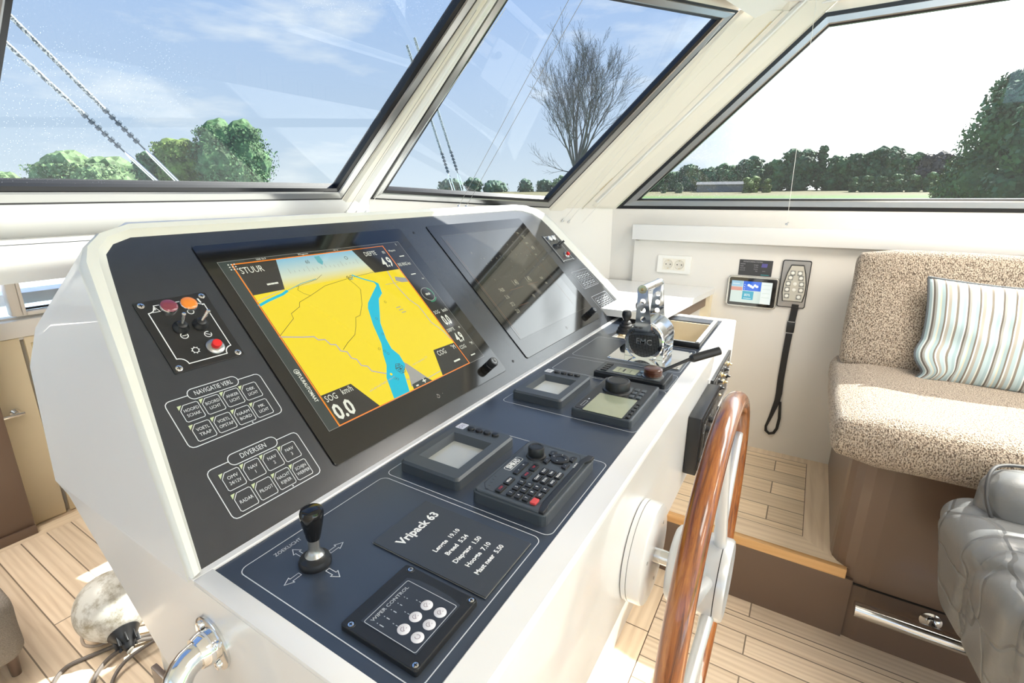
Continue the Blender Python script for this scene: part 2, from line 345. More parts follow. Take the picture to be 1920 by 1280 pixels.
def empty(name, M=None, loc=None, label=None, cat=None, group=None, kind=None):
    o = bpy.data.objects.new(name, None); COL.objects.link(o); o.empty_display_size = .02
    if M is not None: o.matrix_world = M
    if loc is not None: o.location = loc
    tag(o, label, cat, group, kind); return o
def tag(o, label=None, cat=None, group=None, kind=None):
    if label: o['label'] = label
    if cat: o['category'] = cat
    if group: o['group'] = group
    if kind: o['kind'] = kind
    return o
def struct(o): o['kind'] = 'structure'; return o
def copy_tree(o, parent=None):
    c = o.copy(); COL.objects.link(c)
    if parent is not None: c.parent = parent
    for ch in [k for k in o.children]: copy_tree(ch, c)
    return c
def rr(x0, y0, x1, y1, r, n=5):
    """rounded rectangle, ccw; r single or 4 (bl, br, tr, tl)"""
    rs = r if isinstance(r, (list, tuple)) else [r]*4; out = []
    for (cx, cy, a0, q) in ((x0, y0, 180, rs[0]), (x1, y0, 270, rs[1]), (x1, y1, 0, rs[2]), (x0, y1, 90, rs[3])):
        sx = 1 if cx == x0 else -1; sy = 1 if cy == y0 else -1
        if q < 1e-6: out.append((cx, cy)); continue
        for i in range(n+1):
            a = R(a0 + 90*i/n); out.append((cx+sx*q+q*math.cos(a), cy+sy*q+q*math.sin(a)))
    return out
def circ(cx, cy, r, n=24, a0=0, a1=360):
    full = abs(a1-a0) >= 360
    return [(cx+r*math.cos(R(a0+(a1-a0)*i/(n if full else n-1))), cy+r*math.sin(R(a0+(a1-a0)*i/(n if full else n-1)))) for i in range(n)]
def ring(mb, O, I, mi=0, M=None):
    n = len(O); mb.add(list(O)+list(I), [[i, (i+1) % n, n+(i+1) % n, n+i] for i in range(n)], mi, M)

YR = .5973; DZ = .94; TH = R(45.26)
PM = Matrix.Translation((0, YR, DZ)) @ Matrix.Rotation(TH, 4, 'X')     # instrument panel: local (x, up-slope, out)
DM = Matrix.Translation((0, 0, DZ))                                     # desk: local (x, y, up)
def on_panel(x, s, h=0): return PM @ Matrix.Translation((x, s, h))
def on_desk(x, y, h=0, rz=0): return DM @ Matrix.Translation((x, y, h)) @ Matrix.Rotation(rz, 4, 'Z')

# ================================================================== THE SETTING
def quad(name, pts, m, thick=.03, nrm=None, parent=None):
    """a planar slab: polygon pts extruded away from the room by thick along nrm"""
    P = [Vector(p) for p in pts]; n = len(P)
    nn = Vector(nrm).normalized(); Q = [p+nn*thick for p in P]
    mb = MB(); mb.add(P+Q, [list(range(n)), [n+i for i in range(n)][::-1]] + [[(i+1) % n, i, n+i, n+(i+1) % n] for i in range(n)])
    b = bmesh.new(); me = mb.mesh(name, m); b.from_mesh(me); bmesh.ops.recalc_face_normals(b, faces=b.faces); b.to_mesh(me); b.free()
    o = bpy.data.objects.new(name, me); COL.objects.link(o)
    if parent: o.parent = parent
    return o

# floor at the helm (z 0), lower floor beyond, raised platform
def floor():
    mb = MB()
    mb.add([(-3.2, -4, 0), (1.74, -4, 0), (1.74, .275, 0), (.268, .275, 0), (.268, 2.62, 0), (-3.2, 2.62, 0)], [[0, 1, 2, 3, 4, 5]], 0)
    mb.add([(.268, .275, 0), (1.74, .275, 0), (1.74, .36, 0), (.268, .36, 0)], [[0, 1, 2, 3]], 1)
    mb.add([(.268, .36, 0), (2.5, .36, 0), (2.5, 2.62, 0), (.268, 2.62, 0)], [[0, 1, 2, 3]], 0)
    mb.add([(-3.2, 2.62, 0), (2.5, 2.62, 0), (2.5, 2.70, 0), (-3.2, 2.70, 0)], [[0, 1, 2, 3]], 1)
    mb.add([(-3.2, 2.70, 0), (2.5, 2.70, 0), (2.5, 2.70, -.08), (-3.2, 2.70, -.08), (2.5, 2.95, -.08), (-3.2, 2.95, -.08)], [[0, 3, 2, 1], [3, 5, 4, 2]], 1)
    mb.line([(1.397, .275), (1.397, .355)], .003, .0004, 2); mb.line([(.268, .275), (1.70, .275)], .003, .0004, 2); mb.line([(1.62, -3.9), (1.62, .355)], .0025, .0004, 2)
    struct(mb.build('floor', [OAK, OAKX, mat('floor_gap', (.10, .06, .035), .6)]))
floor()
struct(quad('floor', [(-3.3, -4.2, -.10), (2.6, -4.2, -.10), (2.6, 3.1, -.10), (-3.3, 3.1, -.10)], TAUPE, .05, (0, 0, -1)))  # unseen slab beneath the floors, added to stop light leaking up
def platform():
    p = struct(empty('floor', loc=(0, 0, 0)))
    mb = MB()
    mb.add([(1.832, -.116, .25), (2.401, -.116, .25), (2.401, 1.3, .25), (1.832, 1.3, .25)], [[0, 1, 2, 3]], 0)
    mb.add([(2.401, -.116, .25), (2.50, -.116, .25), (2.50, 1.3, .25), (2.401, 1.3, .25)], [[0, 1, 2, 3]], 1)
    mb.add([(1.730, -.235, .25), (1.832, -.116, .25), (1.832, 1.3, .25), (1.730, 1.3, .25)], [[0, 1, 2, 3]], 2)
    mb.add([(1.730, -.29, .25), (1.90, -.21, .25), (2.50, -.21, .25), (2.50, -.116, .25), (1.832, -.116, .25), (1.730, -.235, .25)], [[0, 1, 2, 3, 4, 5]], 1)
    mb.line([(1.832, 1.3), (1.832, -.116), (2.401, -.116), (2.401, 1.3)], .002, .2504, 3)
    mb.build('deck_boards', [wood('oak_platform_boards', (.86, .70, .50), (.70, .54, .36), .42, (1.5, 22, 22), plank=(.0985, 9.0), axis='y'), OAKX, OAKY, mat('floor_gap')], p)
    MB().box((1.725, .525, .2340), (.022, 1.53, .034), .003, 0).build('nosing', OAKE, p)
    quad('riser', [(1.715, -.26, 0), (1.715, 1.3, 0), (1.715, 1.3, .22), (1.715, -.26, .22)], TAUPE, .02, (1, 0, 0), p)
platform()

SX = lambda z: 2.47-.10*(z-1.33)
def sidep(y, z, off=0): return Vector((SX(z)-off, y, z))
# ---- windows: rings on a plane
def window(idx, outer, nrm, glass=GLASS, w=(.008, .024, .008), lift=.005):
    """outer: 3d polygon (planar); nrm: normal into the room. gasket ring, aluminium frame, inner seal, pane"""
    nrm = Vector(nrm).normalized(); P = [Vector(p) for p in outer]; n = len(P); c = sum(P, Vector())/n
    def inset(P, d):
        out = []
        for i in range(n):
            a, b, e = P[i-1], P[i], P[(i+1) % n]; d1 = (b-a).normalized(); d2 = (e-b).normalized()
            n1 = nrm.cross(d1); n2 = nrm.cross(d2)
            if n1.dot(c-b) < 0: n1 = -n1
            if n2.dot(c-b) < 0: n2 = -n2
            bis = (n1+n2); bis /= max(.2, 1+n1.dot(n2)); out.append(b+bis*d)
        return out
    a = inset(P, w[0]); b_ = inset(P, w[0]+w[1]); g = inset(P, sum(w))
    root = struct(empty('window_%d' % idx, loc=c)); inv = Matrix.Translation(-c)
    up = lambda L, h: [p+nrm*h for p in L]
    mb = MB(); ring(mb, up(P, .002), up(a, .002), 0, inv); ring(mb, up(P, -.03), up(P, .002), 0, inv); mb.build('gasket', SEAL, root)
    mb = MB(); ring(mb, up(a, .002), up(inset(P, w[0]+.002), lift), 0, inv); ring(mb, up(inset(P, w[0]+.002), lift), up(inset(P, w[0]+w[1]-.004), lift-.002), 0, inv)
    ring(mb, up(inset(P, w[0]+w[1]-.004), lift-.002), up(b_, .0), 0, inv); mb.build('window_frame', ALU, root)
    mb = MB(); ring(mb, up(b_, .0), up(b_, -.012), 0, inv); ring(mb, up(b_, -.002), up(g, -.006), 0, inv); ring(mb, up(g, -.006), up(g, -.03), 0, inv); mb.build('seal', SEAL, root)
    mb = MB(); mb.add(up(inset(P, w[0]+w[1]), -.016), [list(range(n))], 0, inv); mb.build('pane', glass, root)
    return root
RK = Vector((0, -1.1, 1))
def wp(x, z): return Vector((x, 1.52-1.1*(z-1.385), z))        # the raked front plane
wn = Vector((0, -1, -1.1)).normalized()
ZT = 2.06
window(1, [wp(.299, 1.384), wp(1.343, 1.385), wp(1.372, 2.03), wp(.349, 2.03)], wn, GLASSD, w=(.008, .030, .012))
window(4, [wp(-.66, 1.384), wp(.235, 1.384), wp(.285, 2.03), wp(-.64, 2.03)], wn, w=(.008, .030, .012))
cn = Vector((-.38, -.622, -.684))
CA = Vector((1.486, 1.515, 1.385)); CAt = Vector((1.449, .836, 2.03)); CB = Vector((2.255, 1.10, 1.336)); CBt = Vector((2.228, .349, 2.034))
cn = (CB-CA).cross(CBt-CA).normalized()
if cn.dot(Vector((0, 0, 1.4))-CA) < 0: cn = -cn
CAt = CAt - cn*((CAt-CA).dot(cn))
window(2, [CA, CB, CBt, CAt], cn, GLASS, w=(.008, .026, .010))
sn = Vector((-1, 0, -.10)).normalized()
window(3, [sidep(.841, 1.329), sidep(-2.6, 1.329), sidep(-2.6, 2.026), sidep(.083, 2.026)], sn, GLASSD, w=(.013, .026, .006))

# ---- walls
def walls():
    # starboard wall below the window, with the slightly proud cabin panel on it
    w = struct(empty('wall_starboard', loc=(2.49, 0, 0)))
    I = Matrix.Translation((-2.49, 0, 0))
    def slab(name, pts, m, th, nrm): o = quad(name, [I @ Vector(p) for p in pts], m, th, nrm, w); return o
    slab('upper_liner', [(2.472, .86, 1.14), (2.472, -4, 1.14), (2.47, -4, 1.331), (2.47, .86, 1.331)], WALLM, .03, (1, 0, 0))
    slab('lower_liner', [(2.472, .86, 0), (2.472, -4, 0), (2.472, -4, 1.14), (2.472, .86, 1.14)], WALLM, .03, (1, 0, 0))
    slab('side_panel', [(2.45, .731, .25), (2.45, -4, .25), (2.45, -4, 1.182), (2.45, .731, 1.182)], WALLM, .021, (1, 0, 0))
    # over the window
    slab('header', [sidep(.083, 2.026), sidep(-2.6, 2.026), sidep(-2.6, 2.10), sidep(.04, 2.10)], LINER, .03, (1, 0, 0))
    slab('rear_liner', [sidep(-2.6, 1.32), sidep(-4, 1.32), sidep(-4, 2.1), sidep(-2.6, 2.1)], LINER, .03, (1, 0, 0))
    # ledge with a fine top edge
    t = struct(empty('trim_1', loc=(2.44, .73, 1.22)))
    J = Matrix.Translation((-2.44, -.73, -1.22))
    MB().box((2.442, -1.63, 1.224), (.060, 4.73, .070), .003, M=J).build('ledge_board', WHITE, t)
    MB().box((2.461, -1.64, 1.170), (.018, 4.7, .050), 0, M=J).build('shadow_gap_strip', WALLM, t)
    # starboard forward quarter: lower wall and slanted pillar
    q = struct(empty('wall_forward_starboard', loc=(2.3, 1.1, 0)))
    Kk = Matrix.Translation((-2.3, -1.1, 0))
    def sl(name, pts, m, th, nrm): return quad(name, [Kk @ Vector(p) for p in pts], m, th, nrm, q)
    sl('quarter_panel', [(2.472, .855, 0), (2.472, .855, 1.331), (2.258, 1.105, 1.338), (2.258, 1.105, 0)], WALLM, .03, (.76, .65, 0))
    sl('bow_quarter_panel', [(2.258, 1.105, 0), (2.258, 1.105, 1.338), (1.484, 1.519, 1.386), (1.484, 1.519, 0)], WALLM, .03, (.48, .87, 0))
    P0 = Vector((2.256, 1.102, 1.336)); P1 = Vector((2.229, .345, 2.036)); Q0 = sidep(.842, 1.329); Q1 = sidep(.080, 2.028)
    nn = (P1-P0).cross(Q0-P0).normalized()
    if nn.dot(Vector((0, 0, 1.4))-P0) < 0: nn = -nn
    sl('pillar_liner', [P0, Q0, Q1, P1], LINER, .03, -nn)
    # raised band beside the side window and the cable duct that runs up it
    def band(name, f0, f1, h, m, z0=0.03, z1=1.0):
        a0 = P0.lerp(Q0, f0); b0 = P0.lerp(Q0, f1); a1 = P1.lerp(Q1, f0); b1 = P1.lerp(Q1, f1)
        A0 = a0.lerp(a1, z0); B0 = b0.lerp(b1, z0); A1 = a0.lerp(a1, z1); B1 = b0.lerp(b1, z1)
        mb = MB(); I0 = A0+nn*h; I1 = B0+nn*h*.9; I2 = B1+nn*h*.9; I3 = A1+nn*h
        mb.add([A0, B0, B1, A1, I0.lerp(I1, .12), I0.lerp(I1, .88), I3.lerp(I2, .88), I3.lerp(I2, .12)], [[4, 5, 6, 7], [0, 4, 7, 3], [1, 2, 6, 5], [0, 1, 5, 4], [3, 7, 6, 2]], 0, Kk)
        mb.build(name, m, q)
    band('window_surround', .60, .99, .010, LINER, .02, 1.06)
    band('edge_bead', .575, .615, .016, WHITE, .05, 1.05)
    band('adhesive_strip', .47, .53, .003, mat('yellowed_adhesive', (.66, .56, .38), .6, var=(40, .2)), .12, .96)
    band('pillar_fold', .02, .26, .005, LINER, -.05, 1.0)
    mb = MB(); mb.tube([Kk @ (P0.lerp(Q0, .50)+nn*.006), Kk @ (P0.lerp(Q0, .50).lerp(P1.lerp(Q1, .50), 1.0)+nn*.006)], .0035, 8); mb.build('cable_duct', LINER, q)
    mb = MB(); mb.box((2.365, .985, 1.255), (.03, .14, .006)); 
    # centre pillar between window 1 and window 2
    c = struct(empty('wall_forward', loc=(0, 1.5, 1.3)))
    Kc = Matrix.Translation((0, -1.5, -1.3))
    def sc(name, pts, m, th, nrm): return quad(name, [Kc @ Vector(p) for p in pts], m, th, nrm, c)
    a0 = wp(1.343, 1.385); a1 = wp(1.372, 2.03); b0 = CA; b1 = CAt
    sc('pillar_liner', [a0, b0, b1, a1], LINER, .03, (.1, .7, .7))
    n2 = Vector((-.15, -.68, -.72)).normalized()
    def band2(name, f0, f1, h, m):
        A0 = a0.lerp(b0, f0); B0 = a0.lerp(b0, f1); A1 = a1.lerp(b1, f0); B1 = a1.lerp(b1, f1)
        lo = (A1-A0).normalized()*-.004; A0 = A0+lo; B0 = B0+lo
        mb = MB(); k = .18
        mb.add([A0, B0, B1, A1, A0.lerp(B0, k)+n2*h, A0.lerp(B0, 1-k)+n2*h, A1.lerp(B1, 1-k)+n2*h, A1.lerp(B1, k)+n2*h], [[4, 5, 6, 7], [0, 4, 7, 3], [1, 2, 6, 5], [0, 1, 5, 4]], 0, Kc)
        mb.build(name, m, c)
    band2('pillar_cover', .06, .44, .012, LINER); band2('pillar_cover', .47, .93, .017, WHITE)
    # under the front windows: sill face down to the dashboard ledge
    lowf = lambda x: Vector((x, 1.608, 1.305))
    sc('sill_face', [lowf(-2.2), lowf(1.50), Vector((1.484, 1.519, 1.386)), wp(1.343, 1.385), wp(-2.2, 1.384)], WHITE, .03, (0, 1, .9))
    sc('mullion', [wp(.235, 1.384), wp(.299, 1.384), wp(.349, 2.03), wp(.285, 2.03)], LINER, .03, (0, 1, 1.1))
    sc('header_liner', [wp(-2.2, 2.028), wp(1.372, 2.028), wp(1.40, 2.10), wp(-2.2, 2.10)], LINER, .03, (0, 1, 1.1))
    sc('port_liner', [wp(-2.2, 1.384), wp(-.66, 1.384), wp(-.64, 2.1), wp(-2.2, 2.1)], LINER, .03, (0, 1, 1.1))
    sc('header_quarter', [CAt, CBt, CBt+Vector((0, -.02, .07)), CAt+Vector((-.03, -.07, .07))], LINER, .03, -cn)
walls()
def port_wall():  # out-of-view wall, added to cut the sky light from port
    o = struct(empty('wall_port', loc=(-1.8, 0, 0)))
    MB().box((0, -.8, .66), (.04, 4.8, 1.32), M=TR0(0, 0)).build('lower_liner', WALLM, o)
    MB().box((0, -.8, 2.06), (.04, 4.8, .12)).build('header', LINER, o)
    for y in (-3.1, -1.2, 1.0): MB().box((0, y, 1.66), (.04, .12, .72)).build('window_post', LINER, o)
def TR0(x, y): return Matrix.Translation((x, y, 0))
port_wall()

def dashboard():
    # white ledge under the windscreen = roof of the space below it
    t = struct(empty('trim_2', loc=(0, 1.2, 1.28)))
    M = Matrix.Translation((0, -1.2, -1.28))
    MB().prism([(-2.4, 1.2), (2.30, 1.2), (2.23, 1.17), (1.52, 1.56), (1.50, 1.66), (-2.4, 1.66)], 1.25, 1.305, .006, M=M).build('dashboard_ledge', WHITE, t)
dashboard()

def ceiling():
    o = struct(empty('ceiling', loc=(0, 0, 2.06)))
    Mi = Matrix.Translation((0, 0, -2.06))
    y0 = wp(0, 2.06).y
    MB().prism([(-2.4, -4), (2.38, -4), (2.38, .05), (2.23, .33), (1.42, y0), (-2.4, y0)], 2.055, 2.14, 0, M=Mi).build('headliner', CEILM, o)
    # folded corner of the headliner over the starboard pillar
    def fac(name, pts, m): mb = MB(); mb.add([Mi @ Vector(p) for p in pts], [list(range(len(pts)))]); return mb.build(name, m, o)
    V = (2.36, .268, 2.005)
    fac('corner_panel', [V, (2.075, .37, 2.030), (1.5, .58, 2.056), (1.5, .05, 2.10), (2.27, .165, 2.086), (2.30, .195, 2.059)], CEILM)
    fac('corner_return', [V, (2.30, .195, 2.059), (2.27, .165, 2.086), (2.36, .10, 2.075), (2.36, .14, 2.049), (2.368, .203, 1.998)], LINER)
    fac('gusset', [V, (2.368, .203, 1.998), (2.395, .420, 2.006), (2.262, .337, 2.030)], LINER)
    fac('side_cove', [(2.36, .14, 2.049), (2.36, .10, 2.085), (2.22, .05, 2.09), (2.22, -3, 2.09), (2.37, -3, 2.053), (2.37, -.024, 2.053)], CEILM)
    mb = MB(); mb.tube([Mi @ Vector(p) for p in [(2.392, .420, 2.007), (2.365, .205, 1.997), (2.36, .14, 2.049), (2.368, -.024, 2.053), (2.372, -2.6, 2.053)]], .0032, 8); mb.build('edge_bead', WHITE, o)
ceiling()

def forward_space():
    """the space below the dashboard: forward bulkhead with a port, doors, deck over it"""
    w = struct(empty('wall_fore_cabin', loc=(0, 2.9, 0))); M = Matrix.Translation((0, -2.9, 0))
    def b(n, c, d, m, bev=0): return MB().box(c, d, bev, M=M).build(n, m, w)
    b('bulkhead', (-1.3, 2.94, .55), (3.75, .06, 1.4), WALLM); b('bulkhead', (1.95, 2.94, .55), (1.2, .06, 1.4), WALLM)
    b('bulkhead', (.965, 2.94, .40), (.80, .06, .98), WALLM); b('bulkhead', (.965, 2.94, 1.23), (.80, .06, .08), WALLM)
    b('port_sill', (.9, 2.89, .845), (1.6, .06, .075), WHITE, .006)
    b('lining_board', (.45, 2.895, .97), (.22, .03, .30), DOORM)
    d = struct(empty('window_5', loc=(.95, 2.9, 1.05)))
    mb = MB(); mb.box((-.275, .0, .02), (.035, .06, .34), .004); mb.box((-.25, .0, .02), (.012, .07, .34), .003); mb.box((0, .0, -.145), (.56, .05, .018), .004)
    mb.build('window_frame', WALLM, d); mb = MB(); mb.box((.0, .01, -.128), (.5, .02, .008)); mb.build('seal', SEAL, d)
    MB().add([(-.25, .02, -.13), (.25, .02, -.13), (.25, .02, .15), (-.25, .02, .15)], [[0, 1, 2, 3]]).build('pane', glass_mat('port_glass', (.8, .82, .82)), d)
    g = struct(empty('door_1', loc=(.34, 2.885, -.08))); MB().box((0, 0, .445), (.64, .02, .88), .003).build('door_leaf', DOORM, g)
    h = MB(); h.cyl((.24, -.01, .56), (.24, -.05, .56), .010); h.box((.20, -.05, .56), (.13, .010, .014), .004); h.cyl((.24, -.008, .56), (.24, -.014, .56), .018); h.build('door_handle', STEEL, g)
    g2 = struct(empty('door_2', loc=(.985, 2.885, -.08))); MB().box((0, 0, .445), (.62, .02, .88), .003).build('door_leaf', DOORM, g2)
    for z in (.12, .50, .83): MB().box((-.285, -.013, z), (.012, .008, .05), .002).build('hinge', BRASS, g2)
    k = struct(empty('trim_3', loc=(.3, 2.9, .81)))
    MB().box((0, -.008, .0), (2.0, .03, .03), .002).build('rail_board', WHITE, k)
    # foredeck over it and the topsides that close the space to starboard
    f = struct(quad('trim_4', [(-2.4, 1.62, 1.25), (2.3, 1.62, 1.25), (2.2, 3.0, 1.25), (-2.4, 3.0, 1.25)], WHITE, .03, (0, 0, 1)))
    struct(quad('wall_fore_starboard', [(1.75, 1.4, -.1), (1.75, 3.0, -.1), (1.75, 3.0, 1.25), (1.75, 1.4, 1.25)], WALLM, .03, (1, 0, 0)))
forward_space()
def cabinet_left():
    o = empty('side_cabinet', loc=(0, 3.0, -.0), label='dark brown cabinet end panel beside the cream doors beyond the console', cat='cabinet')
    MB().box((-.40, -.27, .52), (1.80, .14, 1.04), .004).build('body', TAUPE, o)
    MB().box((-.40, -.346, .02), (1.80, .012, .04), .002).build('plinth', TAUPE, o)
cabinet_left()

# ================================================================== HELM CONSOLE
def console():
    o = empty('helm_console', loc=(1.12, .6, 0), label='long white helm console with dark sloping instrument panel and slate desk', cat='helm console')
    T = Matrix.Translation((-1.12, -.6, 0))
    # lower body: side profile extruded athwart
    low = [(.2, .662), (.206, .655), (.60, .655), (.73, .731), (.973, .928), (1.02, .938)]
    top = [(.597, .938), (.597, .9420), (.5955, .9435), (.5855, .9435), (.584, .942)]; frt = [(.243, .942), (.2415, .9435), (.2055, .9435), (.2015, .9415), (.2, .9375)]
    full = low+top+[(.584, .9375), (.243, .9375)]+frt
    opened = low+top+[(.584, .9375), (.515, .9375), (.515, .80), (.2555, .80), (.2555, .9375), (.243, .9375)]+frt
    m = MB()
    for x0, x1, pr_ in ((.231, 1.575, full), (1.575, 1.935, opened), (1.935, 2.02, full)):
        b = bmesh.new(); L_ = [b.verts.new((x0, y, z)) for y, z in pr_]; R_ = [b.verts.new((x1, y, z)) for y, z in pr_]; n = len(pr_)
        b.faces.new(L_); b.faces.new(R_[::-1])
        for i in range(n): b.faces.new((L_[(i+1) % n], L_[i], R_[i], R_[(i+1) % n]))
        bmesh.ops.recalc_face_normals(b, faces=b.faces); m.bm(b, 0, T)
    m.build('body', GEL, o)
    MB().box((.2437, .4135, .9400), (.0250, .345, .0070), .0015, M=T).build('desk_rim', GEL, o); MB().box((2.0023, .4135, .9400), (.0350, .345, .0070), .0015, M=T).build('desk_rim', GEL, o)
    # desk laminate, cut back at the open locker
    m = MB(); m.box((.9145, .4135, .9375), (1.317, .341, .005), 0, M=T); m.box((1.7795, .2495, .9375), (.411, .013, .005), 0, M=T); m.box((1.9575, .42, .9375), (.055, .328, .005), 0, M=T); m.box((1.75, .555, .9375), (.36, .058, .005), 0, M=T)
    m.build('desk_panel', DESKM, o)
    # hood
    I = [(.248, .0), (1.978, .0), (1.925, .30), (1.897, .47), (1.885, .51), (1.85, .54), (1.79, .557), (1.739, .562), (.401, .552), (.37, .54), (.352, .52), (.346, .495), (.307, .30)]
    O = [(.231, -.004), (2.022, -.004), (1.985, .30), (1.957, .475), (1.942, .52), (1.90, .553), (1.83, .576), (1.74, .584), (.405, .576), (.352, .558), (.324, .532), (.309, .50), (.280, .30)]
    F = [(.231, .938), (2.02, .938), (2.01, 1.14), (1.985, 1.22), (1.95, 1.285), (1.90, 1.33), (1.83, 1.35), (1.74, 1.356), (.412, 1.356), (.372, 1.333), (.315, 1.274), (.257, 1.200), (.238, 1.14)]
    n = len(I); vs = []
    def P3(p, h): return T @ (PM @ Vector((p[0], p[1], h)))
    def mixp(a, b, f): return (a[0]+(b[0]-a[0])*f, a[1]+(b[1]-a[1])*f)
    rings = [[P3(p, .0) for p in I], [P3(mixp(i, q, .22), .006) for i, q in zip(I, O)], [P3(mixp(i, q, .38), .0115) for i, q in zip(I, O)], [P3(mixp(i, q, .82), .0125) for i, q in zip(I, O)], [P3(q, .006) for q in O], [P3(mixp(i, q, 1.04), -.004) for i, q in zip(I, O)], [T @ Vector((x, 1.022, z)) for x, z in F]]
    m = MB(); vs = sum(rings, []); fs = []
    for k in range(6):
        for i in range(n):
            j = (i+1) % n
            if i == 0: continue
            fs.append([k*n+i, k*n+j, (k+1)*n+j, (k+1)*n+i])
    m.add(vs, fs, 0, None, True); m.add(rings[6], [list(range(n))[::-1]])
    m.m = [1 if k >= 5*(n-1) else 0 for k in range(len(m.f))]
    m.build('hood', [LIPM, GEL], o)
    for s_, x0 in (('l', 0), ): pass
    m = MB(); m.add([P3(p, .0) for p in I], [list(range(n))]); m.build('instrument_panel', PANEL, o)
    # fine joint line, panel screws
    for x, s_ in ((1.092, .503), (1.097, .045)): m = MB(); m.lathe([(.0, 0), (.0035, 0), (.0035, .001), (0, .0014)], 12, M=T @ on_panel(x, s_, .0003)); m.build('panel_screw', BLACK, o)
    # base plinth under the body
    m = MB(); m.box((1.08, .66, .335), (1.56, .62, .67), .004, M=T); m.build('plinth', mat('cream_plinth', (.74, .70, .62), .45), o)
    m = MB(); m.box((.292, .79, .25), (.012, .40, .50), .002, M=T); m.build('plinth_end', TAUPE, o)
    # printed group outlines on the desk
    m = MB(); w = .0013; z = .9404
    m.line(rr(.272, .258, .534, .557, .012), w, z, 0, True, T)
    m.line(rr(.544, .250, .776, .562, .012), w, z, 0, True, T)
    m.line(rr(.918, .244, 1.172, .556, .012), w, z, 0, True, T)
    m.line(rr(1.180, .246, 1.300, .556, .012), w, z, 0, True, T)
    m.line(rr(1.325, .250, 1.55, .560, .012), w, z, 0, True, T)
    # searchlight arrows and title
    cx, cy = .3350, .4860
    def arrow(a, l=.023, off=.0235):
        M_ = T @ Matrix.Translation((cx, cy, z)) @ Matrix.Rotation(R(a), 4, 'Z')
        m.line([(off, -.0028), (off+l*.55, -.0028), (off+l*.55, -.0060), (off+l, 0), (off+l*.55, .0060), (off+l*.55, .0028), (off, .0028)], .0010, 0, 0, True, M_)
    for a in (0, 90, 180, 270): arrow(a)
    m.text('ZOEKLICHT', .0090, .3350, .5420, z, 0, 0, 'CENTER', .85, 0, T)
    m.build('desk_printing', INK, o)
    # open locker at the starboard end of the desk
    lk = MB(); lk.box((1.775, .39, .80), (.33, .25, .006), 0, M=T); lk.box((1.775, .516, .868), (.33, .006, .135), 0, M=T); lk.box((1.925, .39, .868), (.006, .25, .135), 0, M=T); lk.box((1.62, .39, .868), (.004, .25, .13), 0, M=T); lk.box((1.775, .264, .868), (.33, .004, .13), 0, M=T)
    b = lk.build('locker_lining', mat('locker_cream', (.66, .58, .44), .5), o)
    # two keypads printed into the panel
    def keypad(x0, x1, s0, s1, title, names, s_rows):
        k = MB(); Mk = T @ PM; h = .0004
        tx0, tx1 = .345, .425
        k.line([(tx0, s1), (x0+.008, s1)] + [(x0+.008-.008*math.sin(R(a)), s1-.008+.008*math.cos(R(a))) for a in (30, 60, 90)] + [(x0, s0+.008)] + [(x0+.008-.008*math.cos(R(a)), s0+.008-.008*math.sin(R(a))) for a in (30, 60, 90)] +
               [(x1-.008, s0)] + [(x1-.008+.008*math.sin(R(a)), s0+.008-.008*math.cos(R(a))) for a in (30, 60, 90)] + [(x1, s1-.008)] + [(x1-.008+.008*math.cos(R(a)), s1-.008+.008*math.sin(R(a))) for a in (30, 60, 90)] + [(tx1, s1)], .0013, h, 0, False, Mk)
        k.line(rr(tx0, s1-.009, tx1, s1+.009, .009, 6), .0013, h, 0, True, Mk)
        k.text(title, .0115, .385, s1, h, 0, 0, 'CENTER', .70 if len(title) > 10 else .85, 0, Mk)
        k.add([(x, y, h) for x, y in circ(.408, s0+.003, .0012, 8)], [list(range(8))], 0, Mk)
        pad = k.build('keypad', INK, o)
        for r_, row in enumerate(names):
            for c, nm in enumerate(row):
                cx, cs = (.3385, .3705, .4025, .434)[c], s_rows[r_]
                kb = MB(); w2, h2 = .0138, .0140
                kb.prism([(cx-w2, cs-h2), (cx+w2, cs-h2), (cx+w2, cs+h2), (cx-w2+.007, cs+h2), (cx-w2, cs+h2-.008)], .0001, .0005, 0, 1, Mk)
                kb.line([(cx-w2+.002, cs-h2), (cx+w2-.002, cs-h2), (cx+w2, cs-h2+.002), (cx+w2, cs+h2-.002), (cx+w2-.002, cs+h2), (cx-w2+.007, cs+h2), (cx-w2, cs+h2-.008), (cx-w2, cs-h2+.002)], .0010, .0008, 0, True, Mk)
                kb.add([(cx-w2-.0015, cs+h2+.001, .0008), (cx-w2-.0015, cs+h2-.0065, .0008), (cx-w2+.005, cs+h2+.001, .0008)], [[0, 1, 2]], 2, Mk)
                ls = nm.split('/')
                if len(ls) == 3: ls = [ls[0], ls[1]+'/'+ls[2]]
                for q, t_ in enumerate(ls):
                    yy = cs + (.0042-.0088*q if len(ls) == 2 else -.001)
                    kb.text(t_, .0074, cx+.0008, yy, .0008, 0, 0, 'CENTER', .84 if len(t_) > 4 else 1.0, 0, Mk)
                kb.build('switch_key', [INK, PANEL, mat('pale_led', (.50, .58, .36), .4)], pad)
    keypad(.310, .462, .157, .238, 'NAVIGATIE VERL', [['HOOFD/SCHAK', 'BOORD/LICHT', 'ANKER/LICHT', 'DEK/LICHT'], ['VOETL/TRAP', 'VOETL/OPSTAP', 'NAAM/BORD', 'MK/LICHT']], (.211, .1765))
    keypad(.311, .461, .036, .117, 'DIVERSEN', [['OMV/24/12V', 'NAV/1', 'NAV/2', 'NAV/3'], ['RADAR', 'PILOOT', 'NACHT/KIJKER', 'SCHIJN/WERPER']], (.090, .0555))
